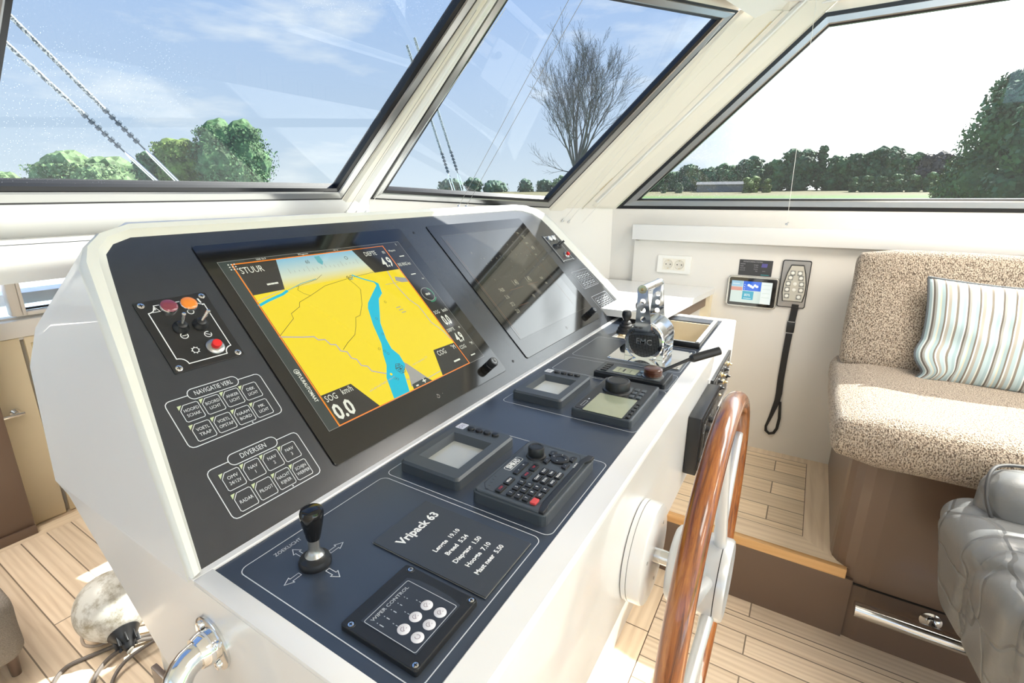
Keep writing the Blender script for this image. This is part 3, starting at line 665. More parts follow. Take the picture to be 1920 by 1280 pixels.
    # the faint mirrored keypads at the starboard end
    for s0, s1 in ((.036, .117), (.157, .238)):
        k = MB(); Mk = T @ PM; k.line(rr(1.775, s0, 1.925, s1, .008), .0012, .0004, 0, True, Mk)
        pad = k.build('keypad', INK, o)
        for r_ in range(2):
            for c in range(4):
                cx, cs = 1.803+.0315*c, s1-.027-.0345*r_; kb = MB(); w2, h2 = .0138, .0140
                kb.line([(cx-w2, cs-h2), (cx+w2, cs-h2), (cx+w2, cs+h2), (cx-w2+.007, cs+h2), (cx-w2, cs+h2-.008)], .0010, .0005, 0, True, Mk)
                kb.line([(cx-.008, cs+.003), (cx+.008, cs+.003)], .003, .0005, 0, False, Mk); kb.line([(cx-.007, cs-.005), (cx+.007, cs-.005)], .003, .0005, 0, False, Mk)
                kb.build('switch_key', INK, pad)
console()

# ---- the two large displays
def display(x0, label, chart=True):
    W, H_ = .559, .487
    o = empty('navigation_display', on_panel(x0, .0325, 0), label=label, cat='display', group='large displays in the instrument panel')
    m = MB(); m.prism(rr(0, 0, W, H_, .006), 0, .0025, .0008, 0); m.build('bezel', BEZEL, o)
    m = MB(); m.line(rr(-.0005, -.0005, W+.0005, H_+.0005, .006), .0016, .0006, 0, True); m.build('edge_seam', SEAL, o)
    k = MB(); k.lathe([(.0115, 0), (.012, .002), (.0120, .010), (.0105, .011), (.0105, .0135), (.0122, .0145), (.0122, .026), (.011, .0285), (0, .0285)], 28, M=Matrix.Translation((W-.058, .0295, .0025)))
    k.line(circ(W-.058, .0295, .006, 16, -240, 60), .001, .0312, 1, False); kn = k.build('control_knob', [BLACK, INK], o)
    p = MB(); p.line(circ(W-.262, .0235, .0042, 14, -180, 120), .0009, .0028); p.line([(W-.262, .0235), (W-.262, .029)], .0009, .0028); p.poly(circ(W-.246, .0245, .0009, 8), .0028); p.build('power_mark', mat('dim_print', (.30, .28, .26), .5), o)
    return o
def chart(o):
    X0, S0 = .4865, .0325                    # coordinates below are in panel units, shifted here
    M = Matrix.Translation((-X0, -S0, 0))
    D0 = emit('screen_dark', (.032, .030, .026), 1.0); BAR = emit('screen_bar', (.040, .052, .048)); YEL = emit('chart_yellow', (.82, .64, .020), 1.0); BLU = emit('chart_water', (.0, .46, .62)); GRY = emit('chart_grey', (.33, .33, .30))
    ORA = emit('chart_orange', (.90, .22, .01), 1.1); TXT = emit('screen_text', (.72, .74, .62), 1.0); DK = emit('chart_black', (.05, .04, .01)); LIL = emit('chart_lilac', (.42, .38, .42)); GRN = emit('gauge_green', (.04, .22, .11)); TEL = emit('compass_teal', (.10, .38, .42))
    SK = bpy.data.materials.new('chart_sky_fade'); SK.use_nodes = True; nt = SK.node_tree; b = nt.nodes['Principled BSDF']
    tc = nt.nodes.new('ShaderNodeTexCoord'); sp = nt.nodes.new('ShaderNodeSeparateXYZ'); nt.links.new(tc.outputs['Object'], sp.inputs[0])
    mr = nt.nodes.new('ShaderNodeMapRange'); mr.inputs[1].default_value = .390-S0; mr.inputs[2].default_value = .467-S0; nt.links.new(sp.outputs[1], mr.inputs[0])
    cr = nt.nodes.new('ShaderNodeValToRGB'); e = cr.color_ramp.elements; e[0].color = (.82, .64, .02, 1); e[1].color = (.20, .47, .62, 1); x = e.new(.38); x.color = (.62, .68, .50, 1); nt.links.new(mr.outputs[0], cr.inputs[0])
    b.inputs['Base Color'].default_value = (.02, .02, .02, 1); b.inputs['Roughness'].default_value = .07; nt.links.new(cr.outputs[0], b.inputs['Emission Color']); b.inputs['Emission Strength'].default_value = 1
    ms = [D0, BAR, YEL, BLU, GRY, ORA, TXT, DK, LIL, GRN, TEL, SK]
    m = MB(); h = [.0027]
    def nx(): h[0] += .00008; return h[0]
    m.poly([(.512, .091), (1.002, .091), (1.002, .476), (.512, .476)], nx(), 1, M)
    m.poly([(.941, .091), (1.002, .091), (1.002, .476), (.941, .476)], nx(), 0, M)
    m.poly([(.565, .468), (.94, .468), (.94, .476), (.565, .476)], h[0], 0, M)
    z = nx(); m.poly([(.538, .092), (.937, .092), (.937, .392), (.538, .392)], z, 2, M)
    m.poly([(.538, .392), (.937, .392), (.937, .467), (.538, .467)], z, 11, M)
    z = nx()
    m.line([(.534, .293), (.578, .2795), (.600, .274), (.604, .265), (.618, .2615), (.622, .248), (.633, .244), (.634, .228), (.646, .222), (.646, .206), (.655, .200), (.656, .184), (.668, .178), (.670, .165), (.700, .147)], .0026, z, 8, False, M)
    m.line([(.895, .392), (.889, .355), (.892, .33), (.898, .30), (.912, .277), (.914, .225), (.930, .195), (.937, .165)], .0026, z, 8, False, M)
    m.line([(.708, .128), (.79, .102), (.84, .105)], .0016, z, 8, False, M)
    m.poly([(.905, .372), (.937, .362), (.937, .350), (.915, .352), (.900, .360)], z, 4, M); m.line([(.86, .355), (.905, .354)], .0012, z, 4, False, M)
    m.poly([(.755, .162), (.764, .150), (.792, .100), (.735, .100), (.748, .125)], z, 4, M)
    z = nx()
    m.line([(.534, .366), (.560, .374), (.596, .382), (.610, .388)], .0055, z, 3, False, M); m.line([(.610, .388), (.650, .399), (.690, .404)], .0016, z, 10, False, M); m.line([(.536, .376), (.60, .392)], .0012, z, 8, False, M)
    m.line([(.785, .398), (.806, .383), (.822, .374), (.835, .367)], .0035, z, 3, False, M)
    m.poly([(.832, .370), (.842, .362), (.832, .334), (.812, .322), (.800, .305), (.770, .262), (.756, .222), (.752, .196), (.760, .176), (.757, .150), (.740, .134), (.722, .092), (.676, .092), (.692, .140), (.712, .165), (.722, .190), (.736, .215), (.748, .262), (.765, .305), (.775, .318), (.806, .340), (.832, .358)][::-1], z, 3, M)
    # black limits
    z = nx()
    m.line([(.536, .294), (.584, .3235), (.586, .335), (.612, .346), (.618, .356), (.651, .366), (.700, .383), (.765, .390)], .0009, z, 7, False, M)
    m.line([(.768, .390), (.778, .368), (.781, .356), (.757, .318), (.733, .293), (.719, .291), (.704, .270), (.689, .253), (.660, .240), (.641, .229)], .0010, z, 7, False, M)
    m.line([(.641, .395), (.632, .385), (.640, .374), (.651, .366)], .0008, z, 7, False, M); m.line([(.785, .392), (.83, .394), (.86, .396)], .0008, z, 7, False, M)
    for a, b_ in (((.633, .393), (.690, .402)), ((.69, .402), (.71, .412))): m.line([a, b_], .0007, z, 7, False, M)
    for q in range(9): m.line(circ(.775+.006*math.cos(q*2.4), .391+.004*math.sin(q*1.7), .002+.0007*(q % 3), 7), .0008, z, 7 if q % 3 else 3, True, M)
    for q in range(6): a = q*1.05; m.line(circ(.739+.006*math.cos(a), .146+.006*math.sin(a), .0055, 9), .0009, z, 7, True, M)
    m.line([(.727, .150), (.735, .160), (.745, .158), (.739, .150)], .0010, z, 7, True, M); m.poly(circ(.708, .143, .0032, 10), z, 2, M)
    for x, s_ in ((.722, .205), (.731, .196), (.735, .188), (.768, .275), (.756, .235), (.823, .31), (.71, .132), (.715, .128)): m.line(circ(x, s_, .0028, 7), .0007, z, 7, True, M)
    for k in range(3): m.line([(.842+.003*k, .288-.008*k), (.856+.003*k, .288-.008*k)], .0022, z, 4, False, M)
    m.text('and safe local height in not cor', .0062, .636, .128, z, 8, .10, 'LEFT', 1.0, 0, M); m.text('rect to clearance  7.7', .0062, .775, .1435, z, 8, .08, 'LEFT', 1.0, 0, M)
    # compass band
    for k in range(17): x = .642+.0115*k; m.line([(x, .427+.002*math.sin(k)), (x, .4335 if k % 4 else .440)], .0009, z, 4, False, M)
    m.poly([(.722, .462), (.736, .462), (.736, .445), (.729, .437), (.722, .445)], z, 10, M); m.text('60', .0130, .697, .450, z, 7, 0, 'CENTER', .8, 0, M); m.line(circ(.803, .447, .0042, 10), .0011, z, 7, True, M)
    # data boxes
    z = nx()
    m.poly([(.538, .466), (.538, .391), (.606, .392), (.630, .466)], z, 0, M); m.poly([(.834, .467), (.937, .467), (.937, .391), (.854, .393)], z, 0, M)
    m.poly([(.859, .157), (.937, .155), (.937, .093), (.834, .093)][::-1], z, 0, M); m.poly([(.538, .157), (.608, .157), (.636, .093), (.538, .093)][::-1], z, 0, M)
    m.poly([(.736, .093), (.740, .104), (.785, .106), (.797, .093)][::-1], z, 1, M)
    m.line([(.536, .4672), (.9385, .4672), (.9385, .0918), (.5355, .0918)], .0024, z, 5, True, M)
    m.line([(.512, .476), (.512, .091), (1.002, .091), (1.002, .476)], .0007, z, 4, True, M)
    z = nx()
    def t(s_, size, x, y, al='LEFT', sx=.72, b_=0, rot=0): m.text(s_, size, x, y, z, 6, rot, al, sx, b_, M)
    t('STUUR', .022, .543, .449); t('---', .026, .577, .412, 'LEFT', 1.0, .0008)
    t('DIEPTE', .019, .862, .449, 'LEFT', .66); t('m', .017, .926, .449, 'CENTER', .7); t('4.9', .042, .931, .416, 'RIGHT', .66, .0008)
    t('SOG', .0185, .541, .146); t('km/h', .0185, .579, .148); t('0.0', .044, .541, .115, 'LEFT', .82, .0012)
    t('COG', .019, .863, .144); t('\u00b0M', .017, .933, .145, 'RIGHT', .8); t('---', .024, .895, .113, 'LEFT', 1.0, .0010)
    t('-', .022, .751, .099, 'CENTER', 1.2, .0005); t('+', .020, .776, .0995, 'CENTER', 1.1, .0005)
    t('Waypoint', .0085, .946, .450); t('---', .018, .978, .430, 'CENTER', 1, .0006); t('INS RNG km', .0150, .944, .403, 'LEFT', .56); t('---', .018, .972, .370, 'CENTER', 1, .0006); t('km', .008, .990, .350)
    t('SOG', .0145, .944, .246); t('km/h', .0145, .997, .246, 'RIGHT'); t('0.0', .040, .968, .217, 'CENTER', .56, .0010)
    t('DIEPTE', .0135, .944, .189, 'LEFT', .66); t('m', .012, .992, .189, 'CENTER'); t('4.9', .038, .968, .162, 'CENTER', .60, .0010)
    t('COG', .0145, .944, .136); t('\u00b0M', .013, .998, .136, 'RIGHT'); t('---', .018, .970, .109, 'CENTER', 1, .0007)
    t('STUURAUTOMAAT', .0098, .5245, .182, 'CENTER', .78, .0002, -PI/2); m.line(circ(.5238, .2165, .0048, 14), .0010, z, 6, True, M); m.line([(.5205, .2165), (.527, .2165)], .0009, z, 6, False, M); m.line([(.5238, .213), (.5238, .220)], .0009, z, 6, False, M)
    for a in range(3):
        for b_ in range(3): m.poly(rr(.529+.006*a-.0013, .4675-.006*b_-.0013, .529+.006*a+.0013, .4675-.006*b_+.0013, .0003, 1), z, 6, M)
    t('S', .0095, .987, .467, 'CENTER'); t('VAR 06.9', .0062, .600, .4722, 'CENTER', .9); t('Wegpunt', .0062, .700, .4722, 'CENTER', 1.1); t('NAV 124', .0050, .79, .4722, 'CENTER')
    m.line(circ(.970, .302, .0200, 40), .0016, z, 4, True, M); m.line(circ(.970, .302, .0200, 14, -20, 60), .0042, z, 9, False, M); m.line(circ(.970, .302, .0235, 12, -110, -35), .0038, z, 9, False, M); t('100.00', .0085, .970, .302, 'CENTER', .75, .0004)
    m.build('chart_screen', ms, o)
def data_screen(o):
    X0, S0 = 1.158, .0325; M = Matrix.Translation((-X0, -S0, 0))
    D0 = mat('dark_lcd', (.022, .021, .018), .055, ior=1.75); TXT = emit('screen_text_dim', (.30, .29, .22), 1.0); ORA = emit('screen_line_dim', (.20, .10, .05)); GR = emit('screen_grey_dim', (.10, .095, .08))
    m = MB(); m.poly([(1.188, .089), (1.668, .089), (1.668, .478), (1.188, .478)], .0028, 0, M)
    z = .00295
    m.line([(1.188, .089), (1.668, .089), (1.668, .478), (1.188, .478)], .0010, z, 3, True, M); m.line([(1.197, .10), (1.197, .46)], .0012, z, 2, False, M); m.line([(1.607, .12), (1.607, .46)], .0010, z, 2, False, M)
    def t(s_, size, x, y, sx=.62, b_=.0003): m.text(s_, size, x, y, z, 1, 0, 'CENTER', sx, b_, M)
    t('1.40', .030, 1.372, .263); t('1.40', .030, 1.457, .262); t('74.00', .019, 1.276, .252); t('3.16', .019, 1.276, .225); t('27.3', .019, 1.275, .197); t('23.9', .019, 1.274, .171); t('19', .020, 1.414, .199)
    t('37.00', .013, 1.540, .252); t('4.90', .012, 1.545, .229); t('0.0', .022, 1.637, .432); t('4.9', .024, 1.642, .378); t('--', .020, 1.645, .322); t('SOG', .010, 1.62, .452); t('DIEPTE', .009, 1.625, .402); t('COG', .009, 1.625, .348)
    rg = random.Random(3)
    for k in range(26):
        x = rg.uniform(1.26, 1.59); y = rg.uniform(.29, .42); m.text(rg.choice(['1', '2', '4', '6', '8', 'x', '9']), .009, x, y, z, 1, 0, 'CENTER', .8, 0, M)
    m.line([(1.315, .243), (1.40, .243)], .0009, z, 2, False, M); m.line([(1.43, .243), (1.50, .243)], .0009, z, 2, False, M); m.line([(1.30, .185), (1.36, .185)], .0009, z, 2, False, M); m.text('STUURMACHINE', .009, 1.345, .293, z, 3, 0, 'CENTER', 1, 0, M); m.text('KOERS', .009, 1.44, .293, z, 3, 0, 'CENTER', 1, 0, M)
    m.build('data_screen', [D0, TXT, ORA, GR], o)
dA = display(.4865, 'large black-framed display showing a yellow chart with a blue river'); chart(dA)
dB = display(1.158, 'large black-framed display with dark page of small numbers, reflecting the sky'); data_screen(dB)

# ================================================================== THINGS ON THE PANEL AND THE DESK
I4 = Matrix.Identity(4)
def TR(x, y, z=0): return Matrix.Translation((x, y, z))
def screw(parent, x, y, z, r=.0045, name='screw', m=None):
    s = MB(); s.lathe([(r, 0), (r, .0006), (r*.75, .0012), (0, .0014)], 18); s.box((0, 0, .0014), (r*1.2, r*.28, .0004), mi=1); s.box((0, 0, .0014), (r*.28, r*1.2, .0004), mi=1)
    return s.build(name, [m or STEEL, BLACK], parent, (x, y, z))

def ignition(x, s, label):
    o = empty('ignition_panel', on_panel(x, s, 0), label=label, cat='switch panel')
    W, H = .114, .139
    MB().prism(rr(0, 0, W, H, .0015, 2), 0, .0018, .0004).build('plate', PLATEB, o)
    m = MB(); z = .0021; a, b, c, d = .013, .011, W-.013, H-.011; q = .013
    pts = []
    for (cx, cy, a0, a1) in ((a, b, 90, 0), (c, b, 180, 90), (c, d, 270, 180), (a, d, 0, -90)): pts += circ(cx, cy, q, 7, a0, a1)
    m.line(pts, .0016, z, 0, True)
    m.line([(.020, .1155), (.0255, .1265), (.031, .1155)], .0011, z, 0, True); m.line([(.0255, .1235), (.0255, .119)], .0014, z)
    m.line([(.096, .128), (.0975, .1185)], .0028, z); m.poly(circ(.0985, .1145, .0015, 8), z)
    m.line(circ(.0735, .1045, .0048, 16), .0012, z, 0, True)
    m.line(circ(.043, .062, .0055, 16, 60, 380), .0013, z); m.line([(.0395, .062), (.0465, .062)], .0012, z)
    m.line(circ(.078, .055, .0055, 16, 60, 380), .0013, z); m.line([(.0745, .057), (.0815, .053)], .0012, z)
    m.line([(.079, .0735), (.0795, .066)], .0016, z)
    m.line(circ(.046, .0315, .0048, 16), .0012, z, 0, True)
    for k in range(8): A = k*PI/4; m.line([(.046+.005*math.cos(A), .0315+.005*math.sin(A)), (.046+.0068*math.cos(A), .0315+.0068*math.sin(A))], .0012, z)
    m.build('engraving', INKB, o)
    for cx, cy in ((.009, .0075), (W-.009, .0075), (W-.009, H-.0075), (.009, H-.0075)): screw(o, cx, cy, .0018, .0052)
    for cx, cy, c, nm in ((.0455, .120, mat('plum_lens', (.22, .035, .06), .15, coat=.6), 'dark plum indicator light'), (.0765, .1185, mat('orange_lens', (.85, .24, .015), .15, coat=.6), 'orange indicator light')):
        l = MB(); l.lathe([(.0135, 0), (.0138, .004), (.0128, .0055)], 28, 0); l.lathe([(.0128, .0055), (.0110, .0072), (.007, .0082), (0, .0086)], 28, 1); l.build('indicator_light', [STEEL, c], o, (cx, cy, .0018), label=nm)
    for cx, cy, tx, ty in ((.045, .078, .002, .008), (.0755, .0765, .010, .006)):
        l = MB(); l.lathe([(.0125, 0), (.0120, .003), (.0085, .006), (.0075, .010), (.005, .0115), (.003, .012), (0, .012)], 24, 0); l.cyl((0, 0, .009), (tx*.9, ty*.9, .026), .0023, .0034, 14, 1); l.lathe([(.0034, 0), (.0030, .0016), (0, .0024)], 14, 1, TR(tx*.9, ty*.9, .0262))
        l.build('toggle_switch', [BLACK, STEEL], o, (cx, cy, .0018))
    l = MB(); l.lathe([(.0150, 0), (.0146, .0025), (.0120, .0045), (.0085, .0055)], 28, 0); l.lathe([(.0075, .005), (.0075, .0125), (.0066, .0135), (0, .0137)], 22, 1); l.build('push_button', [ALU, REDB], o, (.0765, .0285, .0018), label='red push button in a grey collar')
    return o
ign = ignition(.3455, .278, 'black engraved switch plate with plum and orange lamps, left of the chart display')
def ignition_far():
    o = empty('ignition_panel', on_panel(1.778, .287, 0), label='small switch plate with red button on the right end of the instrument panel', cat='switch panel')
    W, H = .108, .138
    MB().prism(rr(0, 0, W, H, .0015, 2), 0, .0018, .0004).build('plate', mat('dark_grey_plate', (.05, .055, .06), .25), o)
    m = MB(); m.line(rr(.008, .008, W-.008, H-.008, .006), .0012, .0021, 0, True); m.build('engraving', INKB, o)
    for cx, cy in ((.007, .0075), (W-.007, .0075), (W-.007, H-.0075), (.007, H-.0075)): screw(o, cx, cy, .0018, .0042)
    for cx in (.038, .070):
        l = MB(); l.lathe([(.0125, 0), (.0128, .004), (.012, .0055)], 24, 0); l.lathe([(.012, .0055), (.009, .008), (0, .0088)], 24, 1); l.build('indicator_light', [STEEL, mat('clear_lens', (.75, .76, .72), .1, coat=.5)], o, (cx, .117, .0018))
        l = MB(); l.lathe([(.0125, 0), (.0120, .003), (.0085, .006), (.0075, .010), (0, .012)], 20, 0); l.cyl((0, 0, .009), (.012, .003, .024), .003, .0045, 12, 0); l.build('toggle_switch', BLACK, o, (cx, .078, .0018))
    l = MB(); l.lathe([(.0150, 0), (.0146, .0025), (.0120, .0045), (.0085, .0055)], 24, 0); l.lathe([(.0075, .005), (.0075, .0125), (.0066, .0135), (0, .0137)], 20, 1); l.build('push_button', [ALU, REDB], o, (.070, .030, .0018), label='red push button')
ignition_far()

def instrument(x, y, label, badge, glare):
    """small square instrument with a deep-set screen and four buttons"""
    o = empty('marine_instrument', on_desk(x, y), label=label, cat='instrument', group='square instruments on the desk')
    W, D_, H = .182, .124, .021
    b = bmesh.new()
    out0 = rr(0, 0, W, D_, .008, 4); out1 = rr(.0035, .0035, W-.0035, D_-.0035, .007, 4); hole = rr(.030, .020, .134, .106, .001, 4); fl = rr(.036, .026, .126, .100, .001, 4)
    m = MB(); n = len(out0)
    def R3(P, z): return [(p[0], p[1], z) for p in P]
    ring(m, R3(out0, 0), R3(out0, H-.004)); ring(m, R3(out0, H-.004), R3(out1, H)); ring(m, R3(out1, H), R3(hole, H)); ring(m, R3(hole, H), R3(fl, .007))
    m.build('housing', HOUS, o); b.free()
    m = MB(); m.poly([(.034, .024), (.130, .024), (.130, .102), (.034, .102)], .0075); m.build('screen', glare, o)
    for k in range(4):
        l = MB(); l.lathe([(.0062, 0), (.0062, .003), (.0052, .0048), (0, .0054)], 20, M=Matrix.Diagonal((1, 1.2, 1, 1))); l.build('button', BLACK, o, (.163-.001*k, .0305+.0178*k, H))
    m = MB(); m.prism(rr(.152, .098, .174, .1165, .002), H, H+.0006, 0, 0); m.line(circ(.158, .107, .0035, 10), .0009, H+.0008, 1, True); m.line([(.164, .103), (.164, .111), (.168, .103), (.168, .111)], .0009, H+.0008, 1); m.build('badge', [badge, mat('badge_ink', (.10, .10, .22), .4)], o)
    return o
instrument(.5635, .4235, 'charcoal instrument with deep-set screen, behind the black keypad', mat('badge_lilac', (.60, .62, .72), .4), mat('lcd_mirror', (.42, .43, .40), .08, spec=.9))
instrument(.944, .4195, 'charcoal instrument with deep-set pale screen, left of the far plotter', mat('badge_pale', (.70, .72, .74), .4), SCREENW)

def keypad_unit():
    o = empty('remote_keypad', on_desk(.556, .2645), label='black rectangular keypad with rotary knob and one pink key', cat='keypad')
    W, D_ = .194, .128
    m = MB(); m.prism(rr(0, 0, W, D_, .010, 4), 0, .019, .002, 0, top_only=True)
    m.prism(rr(.002, .008, W-.004, D_-.004, .008, 4), .019, .0225, .0018, 0)
    m.build('housing', HOUS, o)
    m = MB()   # end grips
    m.prism([(.003, .004), (.016, .004), (.030, .0085), (W-.030, .0085), (W-.016, .001), (W-.002, .001), (W-.002, .012), (W-.018, .016), (.018, .0165), (.003, .012)], .0185, .0235, .0012, 0)
    m.build('front_ridge', BLACK, o)
    m = MB(); z = .0228
    m.line([(.010, .107), (.024, .118), (W-.040, .1195)], .0008, z, 1); m.line([(.024, .017), (.010, .024), (.010, .107)], .0008, z, 1); m.line([(W-.020, .106), (W-.012, .098), (W-.012, .024), (W-.024, .017), (.024, .017)], .0008, z, 1)
    m.line(rr(.076, .1015, .121, .1145, .003), .0009, z, 0, True); m.text('SIMRAD', .0128, .0985, .1078, z, 0, 0, 'CENTER', .78, .0005)
    m.text('NSO', .0085, .1485, .0155, z, 0, 0, 'CENTER', 1, .0004)
    for k in range(5): m.line([(.012+.009*k, .103+.002*k), (.012+.009*k, .107+.002*k)], .001, z, 1)
    m.build('printing', [INKB, SEAL], o)
    k = MB(); k.lathe([(.0175, 0), (.0165, .0025), (.0140, .0035), (.0140, .017), (.0128, .019), (.0095, .0195), (.0090, .0186), (0, .0186)], 32); k.build('rotary_knob', BLACK, o, (.141, .0875, .0225))
    k = MB(); k.lathe([(.0165, 0), (.0165, .0025), (.0135, .0038), (.0075, .0030), (.0072, .0022), (0, .0024)], 32, 0)
    for a in range(4): A = a*PI/2; k.add([(.011*math.cos(A)+.0009*math.cos(t_), .011*math.sin(A)+.0009*math.sin(t_), .0040) for t_ in [i*PI/4 for i in range(8)]], [list(range(8))], 1)
    k.build('direction_pad', [BLACK, INKB], o, (.1515, .0475, .0225))
    def key(cx, cy, w, d, txt='', mt=BLACK, ink=INKB, size=.0055):
        b = MB(); b.prism(rr(-w/2, -d/2, w/2, d/2, .0016, 3), 0, .0030, .0009, 0)
        if txt: b.text(txt, size, 0, 0, .0032, 1, 0, 'CENTER', .85, .0001)
        b.build('key', [mt, ink], o, (cx, cy, .0225))
    PNK = mat('pink_key', (.62, .07, .07), .5); RI = mat('red_ink', (.45, .05, .08), .5)
    key(.091, .0895, .042, .009, '-        +', size=.008)
    key(.103, .0715, .021, .0105, 'WP', ink=RI); key(.077, .0715, .021, .0105, 'MOB', ink=RI)
    key(.047, .0865, .022, .0105, 'MENU'); key(.022, .0865, .021, .0105, 'STBY', ink=RI)
    for j, row in enumerate((('1', '2', '3'), ('4', '5', '6'), ('7', '8', '9'), ('0', '+/-', 'X'))):
        for i, ch in enumerate(row):
            x = (.0195, .037, .054)[i]; y = .0675-.0135*j
            pk = (j == 3 and i == 0)
            key(x, y, .0145, .0098, '' if pk else ch, PNK if pk else BLACK, size=.0065)
    for j in range(3):
        key(.102, .0525-.0132*j, .0190, .0100, ('PLOT', 'NAV', 'RADAR')[j]); key(.078, .0525-.0132*j, .0190, .0100, ('CHART', 'ECHO', 'INFO')[j])
    for cx, cy, a in ((.161, .0655, .5), (.134, .064, 2.6), (.161, .0285, -.6), (.134, .0295, -2.6)):
        b = MB(); b.prism([(-.009, -.0045), (.009, -.0045), (.010, .001), (.005, .0055), (-.006, .0045)], 0, .0030, .0009, 0); b.text('-', .007, 0, 0, .0032, 1); q = b.build('key', [BLACK, INKB], o, (cx, cy, .0225))
keypad_unit()

def plotter_controller():
    o = empty('plotter_control', on_desk(.930, .2575), label='black chart control with big round knob and beige reflecting screen', cat='chart control')
    W, D_, H = .222, .132, .018
    m = MB(); m.prism(rr(0, 0, W, D_, .007, 4), 0, H, .003, 0); m.build('housing', HOUS, o)
    m = MB(); m.prism(rr(.006, .006, W-.006, D_-.006, .005, 4), H, H+.0008, 0, 0); m.line(rr(.006, .006, W-.006, D_-.006, .005, 4), .0010, H+.001, 1, True)
    m.line([(W-.03, .006), (W-.006, .022)], .0008, H+.001, 1); m.line([(W-.03, .126), (W-.006, .108)], .0008, H+.001, 1); m.build('face', [BLACK, SEAL], o)
    m = MB(); m.prism(rr(-.0, .020, .108, .106, .002, 2), H+.0008, H+.0016, 0, 0); mm = m.build('screen', LCDG, o)
    m.v  # noqa
    k = MB(); k.lathe([(.0345, 0), (.033, .003), (.0285, .0045), (.0285, .022), (.027, .0245), (.0235, .0255), (.0225, .0245), (0, .0245)], 40); k.build('control_knob', BLACK, o, (.146, .078, H+.0008))
    for i in range(3):
        for j in range(3):
            if (i, j) == (0, 2): continue
            b = MB(); b.prism(rr(-.0075, -.0050, .0075, .0050, .0015, 2), 0, .003, .0008); b.build('key', HOUS, o, (.1235+.0215*i, .022+.0158*j, H+.0008))
    for i in range(5):
        b = MB(); b.prism(rr(-.0062, -.0035, .0062, .0035, .0012, 2), 0, .0028, .0008); b.build('soft_key', BLACK, o, (.014+.0185*i, .0115, H+.0008))
    m = MB(); m.line(rr(.020, .112, .050, .118, .001, 1), .0008, H+.0012, 0, True); m.line([(.060, .115), (.066, .115)], .003, H+.0012); m.build('printing', INK, o)
plotter_controller()

def autopilot():
    o = empty('autopilot_unit', on_desk(1.182, .2545), label='narrow black autopilot unit with green display, in front of the chrome throttle', cat='autopilot')
    W, D_, H = .092, .182, .015
    m = MB(); m.prism(rr(0, 0, W, D_, .006, 4), 0, H, .003, 0); m.build('housing', BLACK, o)
    m = MB(); m.prism(rr(.007, .012, W-.007, D_-.004, .005, 4), H, H+.0012, 0, 0); m.line(rr(.007, .012, W-.007, D_-.004, .005, 4), .0009, H+.0015, 1, True); m.build('face', [HOUS, SEAL], o)
    m = MB(); m.prism(rr(.020, .078, .062, .138, .002, 2), H+.0012, H+.002, 0, 0); m.line([(.03, .125), (.052, .125)], .0015, H+.0023, 1); m.line([(.03, .112), (.052, .112)], .0040, H+.0023, 1); m.line([(.03, .095), (.052, .095)], .0015, H+.0023, 1); m.build('lcd', [LCDG, SEAL], o)
    for x in (.020, .036, .052, .068): b = MB(); b.prism(rr(-.006, -.008, .006, .008, .001, 2), 0, .0025, .0006); b.build('key', BLACK, o, (x, .160, H+.0012))
    for x in (.028, .052): b = MB(); b.prism(rr(-.007, -.005, .007, .005, .001, 2), 0, .0025, .0006); b.build('key', mat('blue_grey_key', (.12, .18, .24), .4), o, (x, .068, H+.0012))
    # rotary course lever stands on the same unit
    d = MB(); d.lathe([(.0265, 0), (.0265, .003), (.0225, .004)], 36, 1); d.lathe([(.0215, .004), (.0225, .006), (.0225, .012), (.0212, .0125), (.0212, .0145), (.0225, .015), (.0225, .021), (.0205, .023), (.0150, .0238), (0, .0240)], 36, 0)
    dd = d.build('course_dial', [mat('brown_dial', (.085, .028, .014), .28, coat=.4), ALU], o, (.036, .038, H+.001), label='dark brown round dial')
    l = MB(); A = Vector((.015, -.012, .010)); B = Vector((.052, -.075, .045)); C_ = Vector((.088, -.135, .067))
    l.cyl(A, B, .0045, .0040, 16); l.cyl(B, B.lerp(C_, .08), .0075, .0105, 24); l.cyl(B.lerp(C_, .08), C_, .0105, .0105, 24); l.cyl(C_, C_+(C_-B).normalized()*.0015, .0105, .009, 24)
    l.build('course_lever', BLACK, dd, label='black lever with thick round grip')
autopilot()

def searchlight_joystick():
    o = empty('searchlight_joystick', on_desk(.3350, .4860), label='tall black joystick with steel neck between the four printed arrows', cat='joystick')
    m = MB(); m.lathe([(.0255, 0), (.0262, .006), (.0245, .0105), (.0235, .014), (.017, .0175), (.0155, .020)], 40, 0); m.build('base', BLACK, o)
    o.scale = (.80, .80, .67); Mt = Matrix.Rotation(R(2), 4, 'Y')
    m = MB(); m.lathe([(.0165, .017), (.0150, .021), (.0125, .024), (.0100, .030), (.0092, .036), (.0092, .060)], 32, 0, Mt); m.build('neck', ALU, o)
    m = MB(); m.lathe([(.0100, .054), (.0112, .057), (.0135, .070), (.0168, .090), (.0185, .103), (.0187, .111), (.0170, .1175), (.0125, .1205), (0, .1215)], 36, 0, Mt); m.build('grip', BLACKG, o)
searchlight_joystick()

